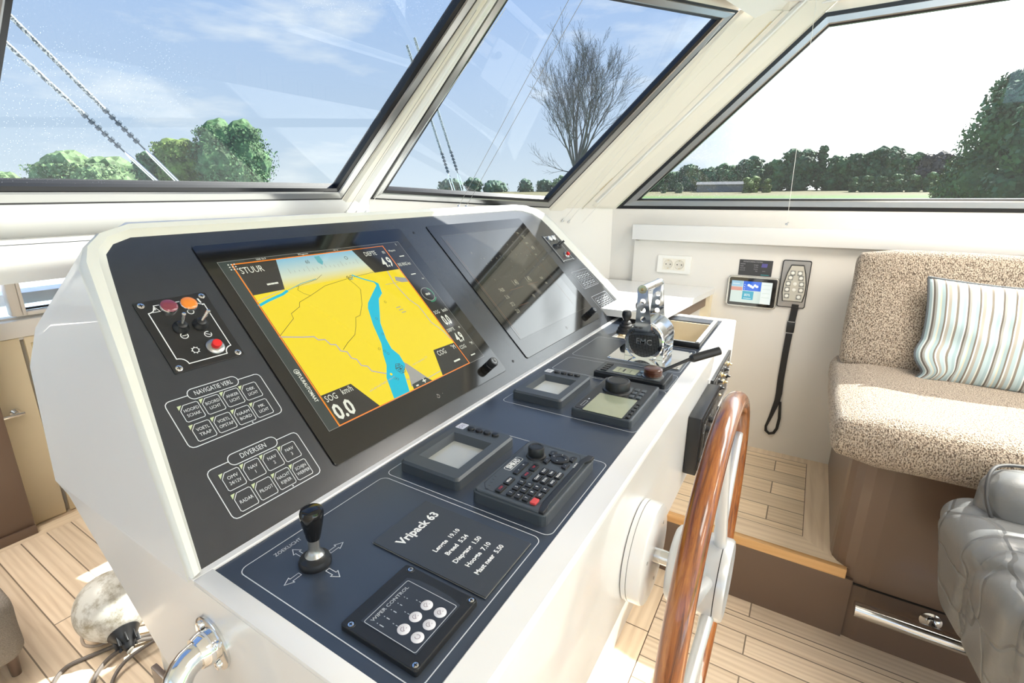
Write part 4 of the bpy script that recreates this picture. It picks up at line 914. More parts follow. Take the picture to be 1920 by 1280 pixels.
def plaque():
    o = empty('vessel_plaque', on_desk(.402, .2655), label='thin dark grey square plaque with white lettering beside the keypad', cat='plaque')
    m = MB(); m.prism(rr(0, 0, .113, .184, .0008, 1), .0006, .0032, .0003); m.build('plate', mat('plaque_grey', (.042, .048, .058), .30, spec=.55), o)
    m = MB(); m.line([(.0, .0), (.113, 0), (.113, .184), (0, .184)], .0012, .0016, 0, True); m.build('bevelled_edge', mat('plaque_edge', (.35, .36, .33), .4), o)
    m = MB(); z = .0035
    m.text('Vripack 63', .0195, .0565, .150, z, 0, 0, 'CENTER', .96, .0006); m.build('title_lettering', INKB, o); m = MB()
    for s_, y in (('Lengte  19.10', .100), ('Breed  5.24', .0825), ('Diepgang  1.50', .065), ('Hoogte  7.10', .0475), ('Mast neer  5.50', .030)): m.text(s_, .0100, .0565, y, z, 0, 0, 'CENTER', 1.0, .0003)
    m.build('lettering', INKB, o)
plaque()

def wiper_panel():
    o = empty('wiper_control_panel', on_desk(.2815, .2685), label='square black wiper control plate with six white round buttons', cat='control panel')
    W = .1095
    m = MB(); m.prism(rr(0, 0, W, W, .003, 3), 0, .0075, .0015, 0); m.build('plate', BLACK, o)
    m = MB(); m.prism([(.0145, .0125), (.091, .0120), (.0955, .030), (.0965, .055), (.0955, .078), (.091, .0925), (.0145, .0925)], .0072, .0079, 0, 0)
    m.build('face_foil', mat('foil_slate', (.030, .036, .048), .35), o)
    m = MB(); z = .0082
    m.line(rr(.0155, .0145, .0880, .0885, .002, 2), .0008, z, 0, True); m.text('WIPER CONTROL', .0066, .0505, .0815, z, 0, 0, 'CENTER', 1.12, .00005)
    for x, y, l in ((.022, .072, .006), (.033, .072, .0045), (.044, .072, .0045), (.055, .072, .003), (.066, .072, .0015)): m.line([(x, y+.003), (x, y+.0015)], .0009, z); m.line([(x, y-.001), (x, y-.001-l)], .0012, z)
    for x in (.031, .050, .070): m.line([(x, .060), (x, .058)], .0009, z); m.line([(x, .0555), (x, .0525)], .0009, z)
    m.build('printing', mat('foil_print', (.50, .54, .58), .5), o)
    for i in range(3):
        for j in range(2):
            b = MB(); b.lathe([(.0072, 0), (.0072, .0005), (.0066, .0010), (0, .0011)], 26, 0)
            if (i, j) == (0, 1): b.line(circ(0, 0, .0028, 12, 120, 420), .0007, .0013, 1)
            else: b.line(circ(-.0008, 0, .0028, 10, 60, 260), .0007, .0013, 1); b.line([(-.002, -.002), (.002, .002)], .0007, .0013, 1); b.line([(.0015, -.002), (.003, -.002)], .0007, .0013, 1)
            b.build('round_button', [mat('white_button', (.74, .74, .78), .4), mat('button_ink', (.30, .25, .30), .5)], o, (.0315+.0195*i, .0445-.0195*j, .0079))
    for cx, cy in ((.0055, .0055), (W-.0055, .0055), (W-.0055, W-.0115), (.0055, W-.0115)):
        s = MB(); s.lathe([(.0055, 0), (.0052, .0004), (.0035, -.0006), (0, -.0008)], 20, 1); s.lathe([(.0036, -.0002), (.0033, .0008), (0, .0012)], 16, 0); s.box((0, 0, .0012), (.004, .0009, .0004), mi=1); s.box((0, 0, .0012), (.0009, .004, .0004), mi=1); s.build('screw', [STEEL, SEAL], o, (cx, cy, .0076))
wiper_panel()

def throttle():
    o = empty('engine_control', on_desk(1.45, .36), label='chrome twin-plate engine control lever with round mesh face', cat='throttle')
    m = MB(); m.prism(rr(-.105, -.105, .068, .098, .002, 2), 0, .0035, .0006, 0); m.build('base_plate', mat('mirror_steel', (.80, .80, .79), .05, metal=1), o)
    for cx, cy in ((-.098, -.098), (.061, -.098), (.061, .091), (-.098, .091)): screw(o, cx, cy, .0035, .0045)
    def side(x0, name, th=.004):
        # arch-shaped bracket plate standing on the base
        pts = [(-.055, 0), (.055, 0)] + [(.055*math.cos(R(a)), .053+.055*math.sin(R(a))) for a in range(0, 181, 12)]
        mm = MB(); Mx = Matrix.Translation((x0, .006, .0035)) @ Matrix.Rotation(PI/2, 4, 'Z') @ Matrix.Rotation(PI/2, 4, 'X')
        mm.prism(pts, -th/2, th/2, .0008, 0, Mx, top_only=False); return mm.build(name, CHROME, o)
    side(-.055, 'side_bracket'); side(.058, 'side_bracket')
    m = MB(); m.box((0, .006, .012), (.11, .10, .018), .004); m.build('foot_block', CHROME, o)
    RX = lambda x: Matrix.Translation((x, .006, .053)) @ Matrix.Rotation(-PI/2, 4, 'Y')       # local z -> -x
    m = MB(); m.lathe([(.046, -.11), (.046, 0)], 48, 0, RX(-.054)); m.build('drum', mat('brushed_drum', (.55, .56, .56), .18, metal=1), o)
    m = MB(); m.lathe([(.0555, 0), (.0555, .007), (.0525, .010), (.0445, .010), (.0435, .0075)], 56, 0, RX(-.057), cap=False); m.build('face_ring', CHROME, o)
    # perforated grille with raised letters
    gm = bpy.data.materials.new('mesh_grille'); gm.use_nodes = True; nt = gm.node_tree; b = nt.nodes['Principled BSDF']
    tc = nt.nodes.new('ShaderNodeTexCoord'); mp = nt.nodes.new('ShaderNodeMapping'); mp.inputs['Rotation'].default_value = (R(45), 0, 0); nt.links.new(tc.outputs['Object'], mp.inputs[0])
    ck = nt.nodes.new('ShaderNodeTexChecker'); ck.inputs['Scale'].default_value = 330; nt.links.new(mp.outputs[0], ck.inputs[0]); ck.inputs[1].default_value = (.012, .012, .012, 1); ck.inputs[2].default_value = (.20, .20, .20, 1)
    nt.links.new(ck.outputs[0], b.inputs['Base Color']); b.inputs['Metallic'].default_value = .7; b.inputs['Roughness'].default_value = .35
    m = MB(); m.lathe([(.0436, 0), (.0436, .002), (0, .0022)], 48, 0, RX(-.0620)); gr = m.build('grille', gm, o)
    m = MB(); m.text('EMC', .0235, 0, 0, .0005, 0, 0, 'CENTER', 1.0, .0004, Matrix.Translation((-.0645, .006, .053)) @ Matrix.Rotation(-PI/2, 4, 'Z') @ Matrix.Rotation(PI/2, 4, 'X')); m.build('letters', mat('letter_steel', (.75, .75, .75), .25, metal=1), gr)
    def lever(x0, lean, top, name='lever'):
        # flat arm with three lightening holes built as ring + plates
        th = .0055; Mx = Matrix.Translation((x0, .006, .053)) @ Matrix.Rotation(lean, 4, 'X') @ Matrix.Rotation(PI/2, 4, 'Z') @ Matrix.Rotation(PI/2, 4, 'X')
        mm = MB(); holes = [(0, .068), (0, .093), (0, .118)]; r = .0078
        w = lambda v: .024-.0095*min(1, max(0, (v-.03)/.10))
        # segments between and around the holes: polygonal cells
        vs_ = [.030, .0555, .0805, .1055, .1305, .150]
        for k in range(5):
            v0, v1 = vs_[k], vs_[k+1]; hole = [h for h in holes if v0 < h[1] < v1]
            O = [(-w(v0), v0), (0, v0), (w(v0), v0), (w((v0+v1)/2), (v0+v1)/2), (w(v1), v1), (0, v1), (-w(v1), v1), (-w((v0+v1)/2), (v0+v1)/2)]
            if hole:
                Oo = []
                for i in range(8):
                    a_, b_ = O[i], O[(i+1) % 8]; Oo += [a_, ((a_[0]+b_[0])/2, (a_[1]+b_[1])/2)]
                In = [(hole[0][0]+r*math.cos(math.atan2(p[1]-hole[0][1], p[0])), hole[0][1]+r*math.sin(math.atan2(p[1]-hole[0][1], p[0]))) for p in Oo]
                for z in (-th/2, th/2): ring(mm, [(p[0], p[1], z) for p in Oo], [(p[0], p[1], z) for p in In], 0, Mx)
                ring(mm, [(p[0], p[1], -th/2) for p in In], [(p[0], p[1], th/2) for p in In], 0, Mx)
            else:
                for z in (-th/2, th/2): mm.add([(p[0], p[1], z) for p in O], [list(range(8))], 0, Mx)
            for s_ in (-1, 1):
                mm.add([(s_*w(v0), v0, -th/2), (s_*w(v0), v0, th/2), (s_*w(v1), v1, th/2), (s_*w(v1), v1, -th/2)], [[0, 1, 2, 3]], 0, Mx)
        mm.prism([(w(.15)*math.cos(R(a)), .150+w(.15)*math.sin(R(a))) for a in range(0, 181, 12)], -th/2, th/2, .0006, 0, Mx, top_only=False)
        mm.prism([(-.036, .022), (.036, .022), (.0240, .031), (-.0240, .031)], -th/2, th/2, 0, 0, Mx)
        ob = mm.build(name, CHROME, o)
        t_ = Mx @ Vector((0, .152, 0)); return ob, t_
    l1, t1 = lever(-.0595-.009, R(-5), .15); l2, t2 = lever(.0640, R(-1.5), .15)
    m = MB(); d = (t2-t1); m.cyl(t1-d.normalized()*.004, t1+d*.5, .0120, .0120, 28); m.build('grip_bar', STEEL, l1)
    m = MB(); m.cyl(t1+d*.515, t2+d.normalized()*.004, .0120, .0120, 28); m.build('grip_bar', STEEL, l2)
    m = MB(); m.lathe([(.0045, 0), (.004, .001), (.0018, .0012), (.0016, -.0005), (0, -.0005)], 16, 0, Matrix.Translation(t1-d.normalized()*.0045) @ Matrix.Rotation(-PI/2, 4, 'Y')); m.build('cap_screw', BRASS, l1)
throttle()

def boot_joystick(x, y, label):
    o = empty('thruster_joystick', on_desk(x, y), label=label, cat='joystick', group='rubber-booted joysticks')
    m = MB(); m.lathe([(.030, 0), (.0315, .003), (.030, .007), (.026, .010), (.0275, .0135), (.026, .018), (.0215, .021), (.0228, .0245), (.0210, .029), (.0165, .032), (.0175, .035), (.0150, .040), (.0100, .044)], 32); m.build('rubber_boot', RUBBER, o)
    m = MB(); m.lathe([(.0105, .042), (.0100, .046), (.0150, .054), (.0162, .062), (.0155, .070), (.0125, .075), (.0120, .0765), (0, .0770)], 28); m.build('grip', BLACK, o)
    return o
boot_joystick(1.648, .500, 'black rubber-booted joystick just left of the chrome engine control'); boot_joystick(1.812, .503, 'second black rubber-booted joystick, farther back behind the engine control')

def locker_tray():
    o = empty('locker_frame', on_desk(1.575, .255), label='dark-edged metal frame around the open locker at the desk end', cat='frame')
    m = MB(); m.box((.165, .0, .009), (.33, .016, .018), .001, 0); m.box((.004, .06, .009), (.012, .13, .018), .001, 0); m.build('side_bars', SEAL, o)
    m = MB(); m.box((.165, .0, .0185), (.33, .013, .001), 0, 0); m.box((.004, .06, .0185), (.009, .13, .001), 0, 0); m.build('top_strips', ALUP, o)
    m = MB(); m.box((.18, .17, -.045), (.30, .012, .014), .001, 0); m.build('divider_bar', SEAL, o)
locker_tray()

# ================================================================== STEERING, RAIL, FRONT FACE
def steering_column():
    o = empty('steering_column', loc=(.82, .2, .757), label='white round steering hub housing with steel shaft on the console front', cat='steering column')
    Ry = Matrix.Rotation(PI/2, 4, 'X')         # local z -> -y (towards the helmsman)
    m = MB(); m.lathe([(.088, -.0005), (.094, .002), (.094, .010)], 56, 0, Ry); m.build('flange', GEL, o)
    m = MB(); m.lathe([(.0925, .0105), (.0935, .0115), (.0935, .030), (.0915, .034), (.085, .036), (0, .0365)], 56, 0, Ry); m.build('cover', GEL, o)
    m = MB(); m.lathe([(.0925, .0100), (.0925, .0105)], 56, 0, Ry); m.build('joint', SEAL, o)
    m = MB(); m.lathe([(.0135, .034), (.0135, .088)], 28, 0, Ry); m.build('shaft', STEEL, o)
    for a in (40, 160, 280): s = MB(); s.lathe([(.0035, .0362), (.0030, .0368), (0, .0368)], 12, 0, Ry @ TR(.062*math.cos(R(a)), .062*math.sin(R(a)))); s.build('fixing_screw', ALU, o)
steering_column()
def steering_wheel():
    C = Vector((.82, .073, .757)); o = empty('steering_wheel', loc=C, label='big varnished teak steering wheel with silver spokes and hub', cat='steering wheel')
    Ry = Matrix.Rotation(PI/2, 4, 'X'); Rr = .309
    # rim: oval section, slightly grooved
    N_ = 96; K = 20; vs = []; fs = []
    for i in range(N_):
        a = 2*PI*i/N_
        for k in range(K):
            t = 2*PI*k/K; u = .0170*math.cos(t); v = .0172*math.sin(t)
            if math.cos(t) < -.80: u += .0035          # shallow groove on the inside
            rr_ = Rr+u; vs.append((rr_*math.cos(a), v, rr_*math.sin(a)))
    for i in range(N_):
        j = (i+1) % N_
        for k in range(K): fs.append([i*K+k, i*K+(k+1) % K, j*K+(k+1) % K, j*K+k])
    m = MB(); m.add(vs, fs, 0, None, True); rim = m.build('rim', TEAK, o)
    m = MB(); 
    m.lathe([(.060, -.060), (.066, -.056), (.068, -.050), (.068, -.028), (.064, -.022)], 48, 0, Ry); m.build('front_hub', ALUP, o)
    m = MB(); m.lathe([(.060, -.022), (.060, -.012), (.068, -.008), (.070, -.004), (.070, .019)], 48, 0, Ry); m.build('hub', ALUP, o)
    m = MB(); m.lathe([(.0685, .0190), (.0685, .0205)], 48, 0, Ry); m.build('joint', SEAL, o)
    m = MB(); m.lathe([(.070, .0205), (.070, .030), (.067, .034), (.060, .0355), (.056, .034), (.050, .033), (0, .0335)], 48, 0, Ry); m.build('hub_cap', ALUP, o)
    for k in range(6):
        a = PI/2+k*PI/3+R(4); d = Vector((math.cos(a), 0, math.sin(a))); y0 = -.006 if k % 2 else -.016
        s = MB(); s.cyl(d*.035+Vector((0, y0, 0)), d*(Rr-.012)+Vector((0, 0, 0)), .0105, .0085, 20); s.build('spoke', ALUP, o)
steering_wheel()

def grab_rail():
    o = empty('grab_rail', loc=(.231, .562, .862), label='polished steel grab rail with round flange on the console side', cat='handrail')
    Rx = Matrix.Rotation(-PI/2, 4, 'Y')
    m = MB(); m.lathe([(.036, 0), (.036, .003), (.033, .0045), (.0215, .005)], 40, 0, Rx); m.build('flange', STEEL, o)
    m = MB(); m.lathe([(.0215, .004), (.0225, .010), (.0215, .016), (.0195, .022)], 32, 0, Rx); m.build('collar', CHROME, o)
    for a in (30, 120, 210, 300):
        s = MB(); s.lathe([(.0055, .004), (.0055, .0075), (.0045, .0085), (.002, .0085), (.0018, .007), (0, .007)], 14, 0, Rx @ TR(.0275*math.cos(R(a)), .0275*math.sin(R(a)))); s.build('flange_bolt', CHROME, o)
    m = MB(); pts = [(-.012, 0, 0), (-.024, 0, -.001)] + [(-.024-.030*math.sin(R(a)), -.010*(1-math.cos(R(a))), -.001-.034*(1-math.cos(R(a)))) for a in (15, 30, 45, 60, 75, 90)] + [(-.056, -.03, -.12), (-.058, -.06, -.30), (-.058, -.08, -.62), (-.058, -.08, -.855)]
    m.tube(pts, .0165, 24); m.build('tube', STEEL, o)
grab_rail()

def front_boxes():
    # engine gauge box on the vertical front face
    o = empty('switch_box', loc=(1.36, .2, .785), label='black box of knobs and switches on the console front, nearest the wheel', cat='switch box')
    m = MB(); m.box((.005, -.016, .0), (.27, .031, .158), .0025); m.build('housing', BLACK, o)
    m = MB(); m.box((.005, -.0325, .0), (.245, .002, .135), .0005, 0); 
    for k in range(4): m.line([(-.10+.055*k, -.05), (-.07+.055*k, .05)], .0012, 0, 1, False, Matrix.Translation((.005, -.0338, 0)) @ Matrix.Rotation(PI/2, 4, 'X'))
    for k in range(6): m.line(circ(-.09+.036*k, .035, .012, 14), .0010, 0, 1, True, Matrix.Translation((.005, -.0338, 0)) @ Matrix.Rotation(PI/2, 4, 'X'))
    m.build('face', [PLATEB, INKB], o)
    Ry = Matrix.Rotation(PI/2, 4, 'X')
    for x, z in ((-.02, .036), (-.05, .020)): m = MB(); m.lathe([(.0085, 0), (.0085, .016), (.007, .018), (0, .018)], 18, 0, Matrix.Translation((x, -.0335, z)) @ Ry); m.build('knob', BLACK, o)
    for k in range(6): m = MB(); m.lathe([(.0065, 0), (.0060, .005), (.0025, .007), (.0025, .016), (0, .017)], 14, 0, Matrix.Translation((-.105+.034*k, -.0335, -.045+.004*k)) @ Ry); m.build('toggle', BLACK, o)
    p = empty('starter_panel', loc=(1.72, .2, .785), label='engraved panel with brass toggles and ignition key, far end of console front', cat='switch panel')
    m = MB(); m.box((0, -.004, 0), (.36, .009, .150), .001, 0)
    for k in range(5): m.line(rr(-.165+.066*k, -.065, -.112+.066*k, .065, .004, 2), .0012, .0, 1, True, Matrix.Translation((0, -.0090, 0)) @ Matrix.Rotation(PI/2, 4, 'X'))
    m.build('plate', [PLATEB, INKB], p)
    for k in range(5):
        for z in (.040, -.005):
            m = MB(); m.lathe([(.009, 0), (.008, .004), (.004, .006), (.0035, .012), (.0025, .0135), (0, .0135)], 14, 0, Matrix.Translation((-.140+.066*k, -.0088, z)) @ Ry); m.build('toggle', BRASS if (k+int(z > 0)) % 2 else BLACK, p)
    m = MB(); m.lathe([(.012, 0), (.012, .010), (.009, .012)], 18, 0, Matrix.Translation((-.10, -.0088, -.048)) @ Ry); m.box((-.10, -.026, -.048), (.026, .018, .020), .003); m.build('ignition_key', BLACK, p)
front_boxes()

# ================================================================== STARBOARD WALL
def counter():
    o = empty('side_counter', loc=(2.1, .6, .25), label='low white counter in the corner behind the console, below the socket', cat='counter')
    T = Matrix.Translation((-2.1, -.6, -.25))
    MB().prism([(1.78, .420), (2.449, .349), (2.449, 1.02), (2.20, 1.06), (1.78, 1.06)], .958, .984, .004, 0, T, top_only=False).build('worktop', WHITE, o)
    MB().prism([(1.86, .455), (2.415, .392), (2.415, 1.0), (1.86, 1.0)], .25, .958, 0, 0, T).build('body', WALLM, o)
    m = MB(); m.prism([(1.79, .442), (2.44, .370), (2.44, .392), (1.79, .462)], .905, .958, 0, 0, T); m.build('under_rail', mat('brown_wood_edge', (.20, .14, .10), .5), o)
    MB().prism([(2.405, .358), (2.449, .354), (2.449, .42), (2.405, .42)], .25, .958, .002, 0, T).build('end_stile', DOORM, o)
counter()
def wall_items():
    WX = 2.45; Mw = Matrix.Rotation(-PI/2, 4, 'Z') @ Matrix.Rotation(PI/2, 4, 'X')      # local x -> -y, local y -> z, local z -> -x
    s = empty('power_socket', Matrix.Translation((WX-.0005, .5365, 1.079)) @ Mw, label='white double wall socket under the window ledge', cat='socket')
    m = MB(); m.prism(rr(-.075, -.0405, .075, .0405, .003), 0, .008, .0015); m.build('cover_plate', mat('socket_white', (.82, .81, .76), .3), s)
    m = MB(); m.prism(rr(-.050, -.027, -.0006, .027, .002), .0078, .0092, .0005); m.prism(rr(.0006, -.027, .050, .027, .002), .0078, .0092, .0005); m.build('insert', mat('socket_ivory', (.78, .74, .64), .3), s)
    for cx in (-.0253, .0253):
        m = MB(); m.lathe([(.0215, 0), (.0205, .0014), (.0195, .0004), (.0190, .0002), (0, .0002)], 36, 0)
        for t in (-.0095, .0095): m.lathe([(.0026, .0004), (0, .0006)], 12, 1, TR(t, 0))
        m.box((0, .0185, .0010), (.005, .003, .0012), mi=2); m.box((0, -.0185, .0010), (.005, .003, .0012), mi=2)
        m.build('socket_outlet', [mat('socket_cream', (.66, .62, .53), .35), SEAL, BRASS], s, (cx, 0, .0092))
    # small dark information sticker
    t = empty('information_label', Matrix.Translation((WX-.0005, .196, 1.086)) @ Mw, label='small dark printed label above the wall tablet', cat='label')
    m = MB(); m.prism(rr(-.0645, -.034, .0645, .034, .001, 1), 0, .0012, .0002); m.build('card', mat('label_dark', (.045, .045, .048), .4), t)
    m = MB(); z = .0015
    m.text('MONITORING SYSTEM', .0078, -.012, .0255, z, 0, 0, 'CENTER', .95)
    for k in range(4): m.text(('INVERTER', 'LADER', 'ACCU 24V', 'ACCU 12V')[k], .0055, -.060, .015-.009*k, z, 0, 0, 'LEFT', .8); m.text(('Charging', 'Standby', 'Inverter', 'Bulk')[k], .0055, .010, .013-.009*k, z, 0, 0, 'RIGHT', .9)
    m.poly([(.022, .004), (.044, .004), (.046, .020), (.024, .020)], z, 1); m.poly([(.024, -.030), (.055, -.030), (.055, -.027), (.024, -.027)], z, 2); m.text('www', .006, .034, -.012, z, 0, 0, 'CENTER', .9)
    m.build('printing', [mat('label_print', (.42, .42, .44), .5), mat('label_violet', (.10, .09, .30), .4), mat('label_teal', (.02, .25, .28), .4)], t)
    # touch tablet
    q = empty('wall_tablet', Matrix.Translation((WX-.0005, .1965, .981)) @ Mw, label='silver-framed touch screen on the wall with blue and white tiles', cat='touch screen')
    m = MB(); m.prism(rr(-.098, -.067, .098, .067, .010), 0, .012, .003); m.build('frame', mat('tablet_silver', (.55, .54, .50), .25, metal=.8), q)
    m = MB(); m.prism(rr(-.0925, -.0615, .0925, .0615, .007), .0118, .0130, .0004); m.build('glass', BEZEL, q)
    m = MB(); z = .0133; x0, x1, y0, y1 = -.083, .076, -.048, .047
    cs = [emit('tile_pale', (.62, .72, .66), .95), emit('tile_blue', (.02, .13, .66), 1), emit('tile_cyan', (.06, .38, .56), 1), emit('tile_red', (.62, .28, .22), 1), emit('tile_teal', (.03, .35, .48), 1), emit('tile_white', (.78, .84, .80), 1), emit('tile_sky', (.30, .52, .66), 1)]
    m.poly([(x0, y0), (x1, y0), (x1, y1), (x0, y1)], z, 0); z += .0002
    m.poly([(x0, .022), (-.038, .022), (-.038, y1), (x0, y1)], z, 6); m.poly([(x0, .004), (-.038, .004), (-.038, .020), (x0, .020)], z, 3); m.poly([(-.036, .006), (.034, .006), (.034, y1), (-.036, y1)], z, 1); m.poly([(-.036, -.034), (.008, -.034), (.008, .004), (-.036, .004)], z, 4); m.poly([(.036, y0), (x1, y0), (x1, y1), (.036, y1)], z, 5)
    z += .0002
    for k in range(5): m.poly(circ(-.014+.008*k, .030-.004*(k % 3), .0058, 12), z, 5)
    for k in range(3): m.poly(circ(-.030, .012+.010*k, .0016, 8), z, 5)
    m.text('80%', .016, -.016, -.014, z, 5, 0, 'CENTER', .9); m.line([(-.03, -.028), (.0, -.028)], .002, z, 5); m.line([(-.078, .034), (-.050, .034)], .0025, z, 5)
    for k in range(4): m.line([(.040, .035-.018*k), (.070, .035-.018*k)], .002, z, 0)
    m.build('screen_tiles', cs, q)
    # wired hand remote in its holder
    r = empty('remote_holder', Matrix.Translation((WX-.0005, .0435, 1.029)) @ Mw, label='grey wall holder with black edge around the push-button remote', cat='holder')
    m = MB(); m.prism(rr(-.052, -.100, .052, .100, .008), 0, .006, .001, 0); m.build('rubber_edge', RUBBER, r)
    m = MB(); m.prism(rr(-.0485, -.0965, .0485, .0965, .006), .0058, .0075, .0004, 0); m.build('plate', mat('brushed_plate', (.42, .41, .40), .32, metal=.7), r)
    h = empty('push_button_remote', Matrix.Translation((WX-.009, .040, 1.030)) @ Mw, label='tapered grey remote with ten white buttons in the wall holder', cat='remote control')
    body = [(-.034, -.070), (.034, -.070), (.0395, -.035), (.0385, 0), (.031, .045), (.021, .078), (-.021, .078), (-.031, .045), (-.0385, 0), (-.0395, -.035)]
    m = MB(); m.prism([(x*1.09, y*1.04) for x, y in body], 0, .012, .003, 0); m.build('rubber_rim', RUBBER, h)
    m = MB(); m.prism(body, .0115, .0150, .0015, 0); m.build('shell', mat('remote_beige', (.52, .50, .43), .4), h)
    WB = mat('remote_button', (.80, .80, .74), .35); GB = mat('remote_grey', (.25, .25, .23), .4)
    for x, y in ((-.013, .048), (.013, .048), (-.019, .028), (.019, .028), (-.024, .003), (.024, .003), (-.025, -.022), (.025, -.022), (-.023, -.049), (.021, -.051), (0, .003), (0, -.022)):
        m = MB(); m.lathe([(.0068, 0), (.0062, .0018), (0, .0022)], 20, 0)
        if x: m.prism(rr(-.0095, -.0105, .0095, .0105, .002), -.0005, .0005, 0, 1)
        m.build('button', [WB, GB], h, (x, y, .0150))
    # black strap that hangs from it
    t = empty('lanyard_strap', loc=(WX-.004, .03, .93), label='black strap with buckle hanging down the wall from the remote', cat='strap')
    m = MB(); Tm = Matrix.Translation((-(WX-.004), -.03, -.93))
    def ribbon(P, w, th=.003, nm='webbing', mt=RUBBER):
        mm = MB(); V = [Vector((WX-.005, y, z)) for y, z in P]; vs = []; n = len(V)
        for i, p in enumerate(V):
            d = (V[min(i+1, n-1)]-V[max(i-1, 0)]).normalized(); s_ = d.cross(Vector((1, 0, 0))).normalized(); ww = w[i] if isinstance(w, list) else w
            for a, b in ((-1, 0), (1, 0), (1, 1), (-1, 1)): vs.append(p+s_*(a*ww/2)+Vector((-th*b, 0, 0)))
        fs = [[4*i+k, 4*i+(k+1) % 4, 4*i+4+(k+1) % 4, 4*i+4+k] for i in range(n-1) for k in range(4)]
        mm.add(vs, fs, 0, Tm); mm.add(vs[:4], [[3, 2, 1, 0]], 0, Tm); mm.add(vs[-4:], [[0, 1, 2, 3]], 0, Tm); return mm.build(nm, mt, t)
    ribbon([(.026, .945), (.027, .905), (.029, .868)], .026); ribbon([(.031, .815), (.033, .72), (.034, .60), (.032, .54), (.034, .50), (.050, .42), (.062, .37), (.060, .350), (.045, .338), (.028, .345), (.018, .37), (.015, .42), (.022, .50)], [.025, .025, .025, .025, .023, .014, .010, .012, .012, .012, .012, .012, .010])
    m = MB(); m.box((0, .0, -.085), (.010, .030, .050), .003); m.box((0, .0, -.062), (.012, .026, .004), .001, 1); m.build('buckle', [BLACK, ALU], t)
wall_items()

# ================================================================== SEATING
def soft_box(dx, dy, dz, r, cuts=10, amp=.004, seed=0, crown=0, taper=0):
    """an upholstered block: rounded box with slightly uneven surface"""
    b = bmesh.new(); bmesh.ops.create_cube(b, size=1)
    bmesh.ops.subdivide_edges(b, edges=b.edges[:], cuts=cuts, use_grid_fill=True)
    for v in b.verts:
        p = Vector((v.co.x*dx, v.co.y*dy, v.co.z*dz)); q = Vector((max(-dx/2+r, min(dx/2-r, p.x)), max(-dy/2+r, min(dy/2-r, p.y)), max(-dz/2+r, min(dz/2-r, p.z))))
        d = p-q
        if d.length > 1e-9:
            # remap cube shell to the rounded shell
            m_ = max(abs(d.x), abs(d.y), abs(d.z)); p = q+d.normalized()*(r if m_ > 0 else 0)
        if crown and p.z > 0: p.z += crown*(1-(2*p.x/dx)**2)*(1-(2*p.y/dy)**2)
        if taper: k = 1-taper*(.5-p.z/dz); p.x *= k; p.y *= k
        nn = noise.noise(p*7+Vector((seed, 0, 0))); p += d.normalized()*amp*nn if d.length > 1e-9 else Vector((0, 0, amp*nn))
        v.co = p
    bmesh.ops.recalc_face_normals(b, faces=b.faces)
    return b
def sofa():
    o = empty('bench_sofa', loc=(2.0, -1.2, 0), label='L-shaped bench with beige boucle seat and back on a brown base', cat='sofa')
    T = Matrix.Translation((-2.0, 1.2, 0)); yE = -3.2
    # base: front flush with the riser, rounded inner corner to the platform
    pts = [(1.72, yE), (2.448, yE), (2.448, -.196), (1.80, -.196)] + [(1.80-.075*math.sin(R(a)), -.196-.075+.075*math.cos(R(a))) for a in (20, 40, 60, 80)] + [(1.72, -.30)]
    MB().prism(pts, 0, .70, 0, 0, T, smooth=False).build('base', TAUPE, o)
    m = MB(); m.prism([(1.717, yE), (1.722, yE), (1.722, -.262), (1.717, -.262)], .205, .210, 0, 0, T); m.build('joint_line', SEAL, o)
    L_ = 3.0
    b = soft_box(.74, L_, .150, .060, 26, .004, 1); mb = MB().bm(b, 0, T @ Matrix.Translation((1.955, -.122-L_/2, .735)), True)
    mb.build('seat_cushion', BOUCLE, o)
    tilt = Matrix.Rotation(R(13), 4, 'Y')
    b = soft_box(.115, L_, .44, .045, 26, .004, 2); MB().bm(b, 0, T @ Matrix.Translation((2.245, -.142-L_/2, .985)) @ tilt, True).build('back_cushion', BOUCLE, o)
    m = MB(); m.box((2.36, -1.64, .90), (.11, 2.9, .46), .01, M=T); m.build('back_board', TAUPE, o)
sofa()
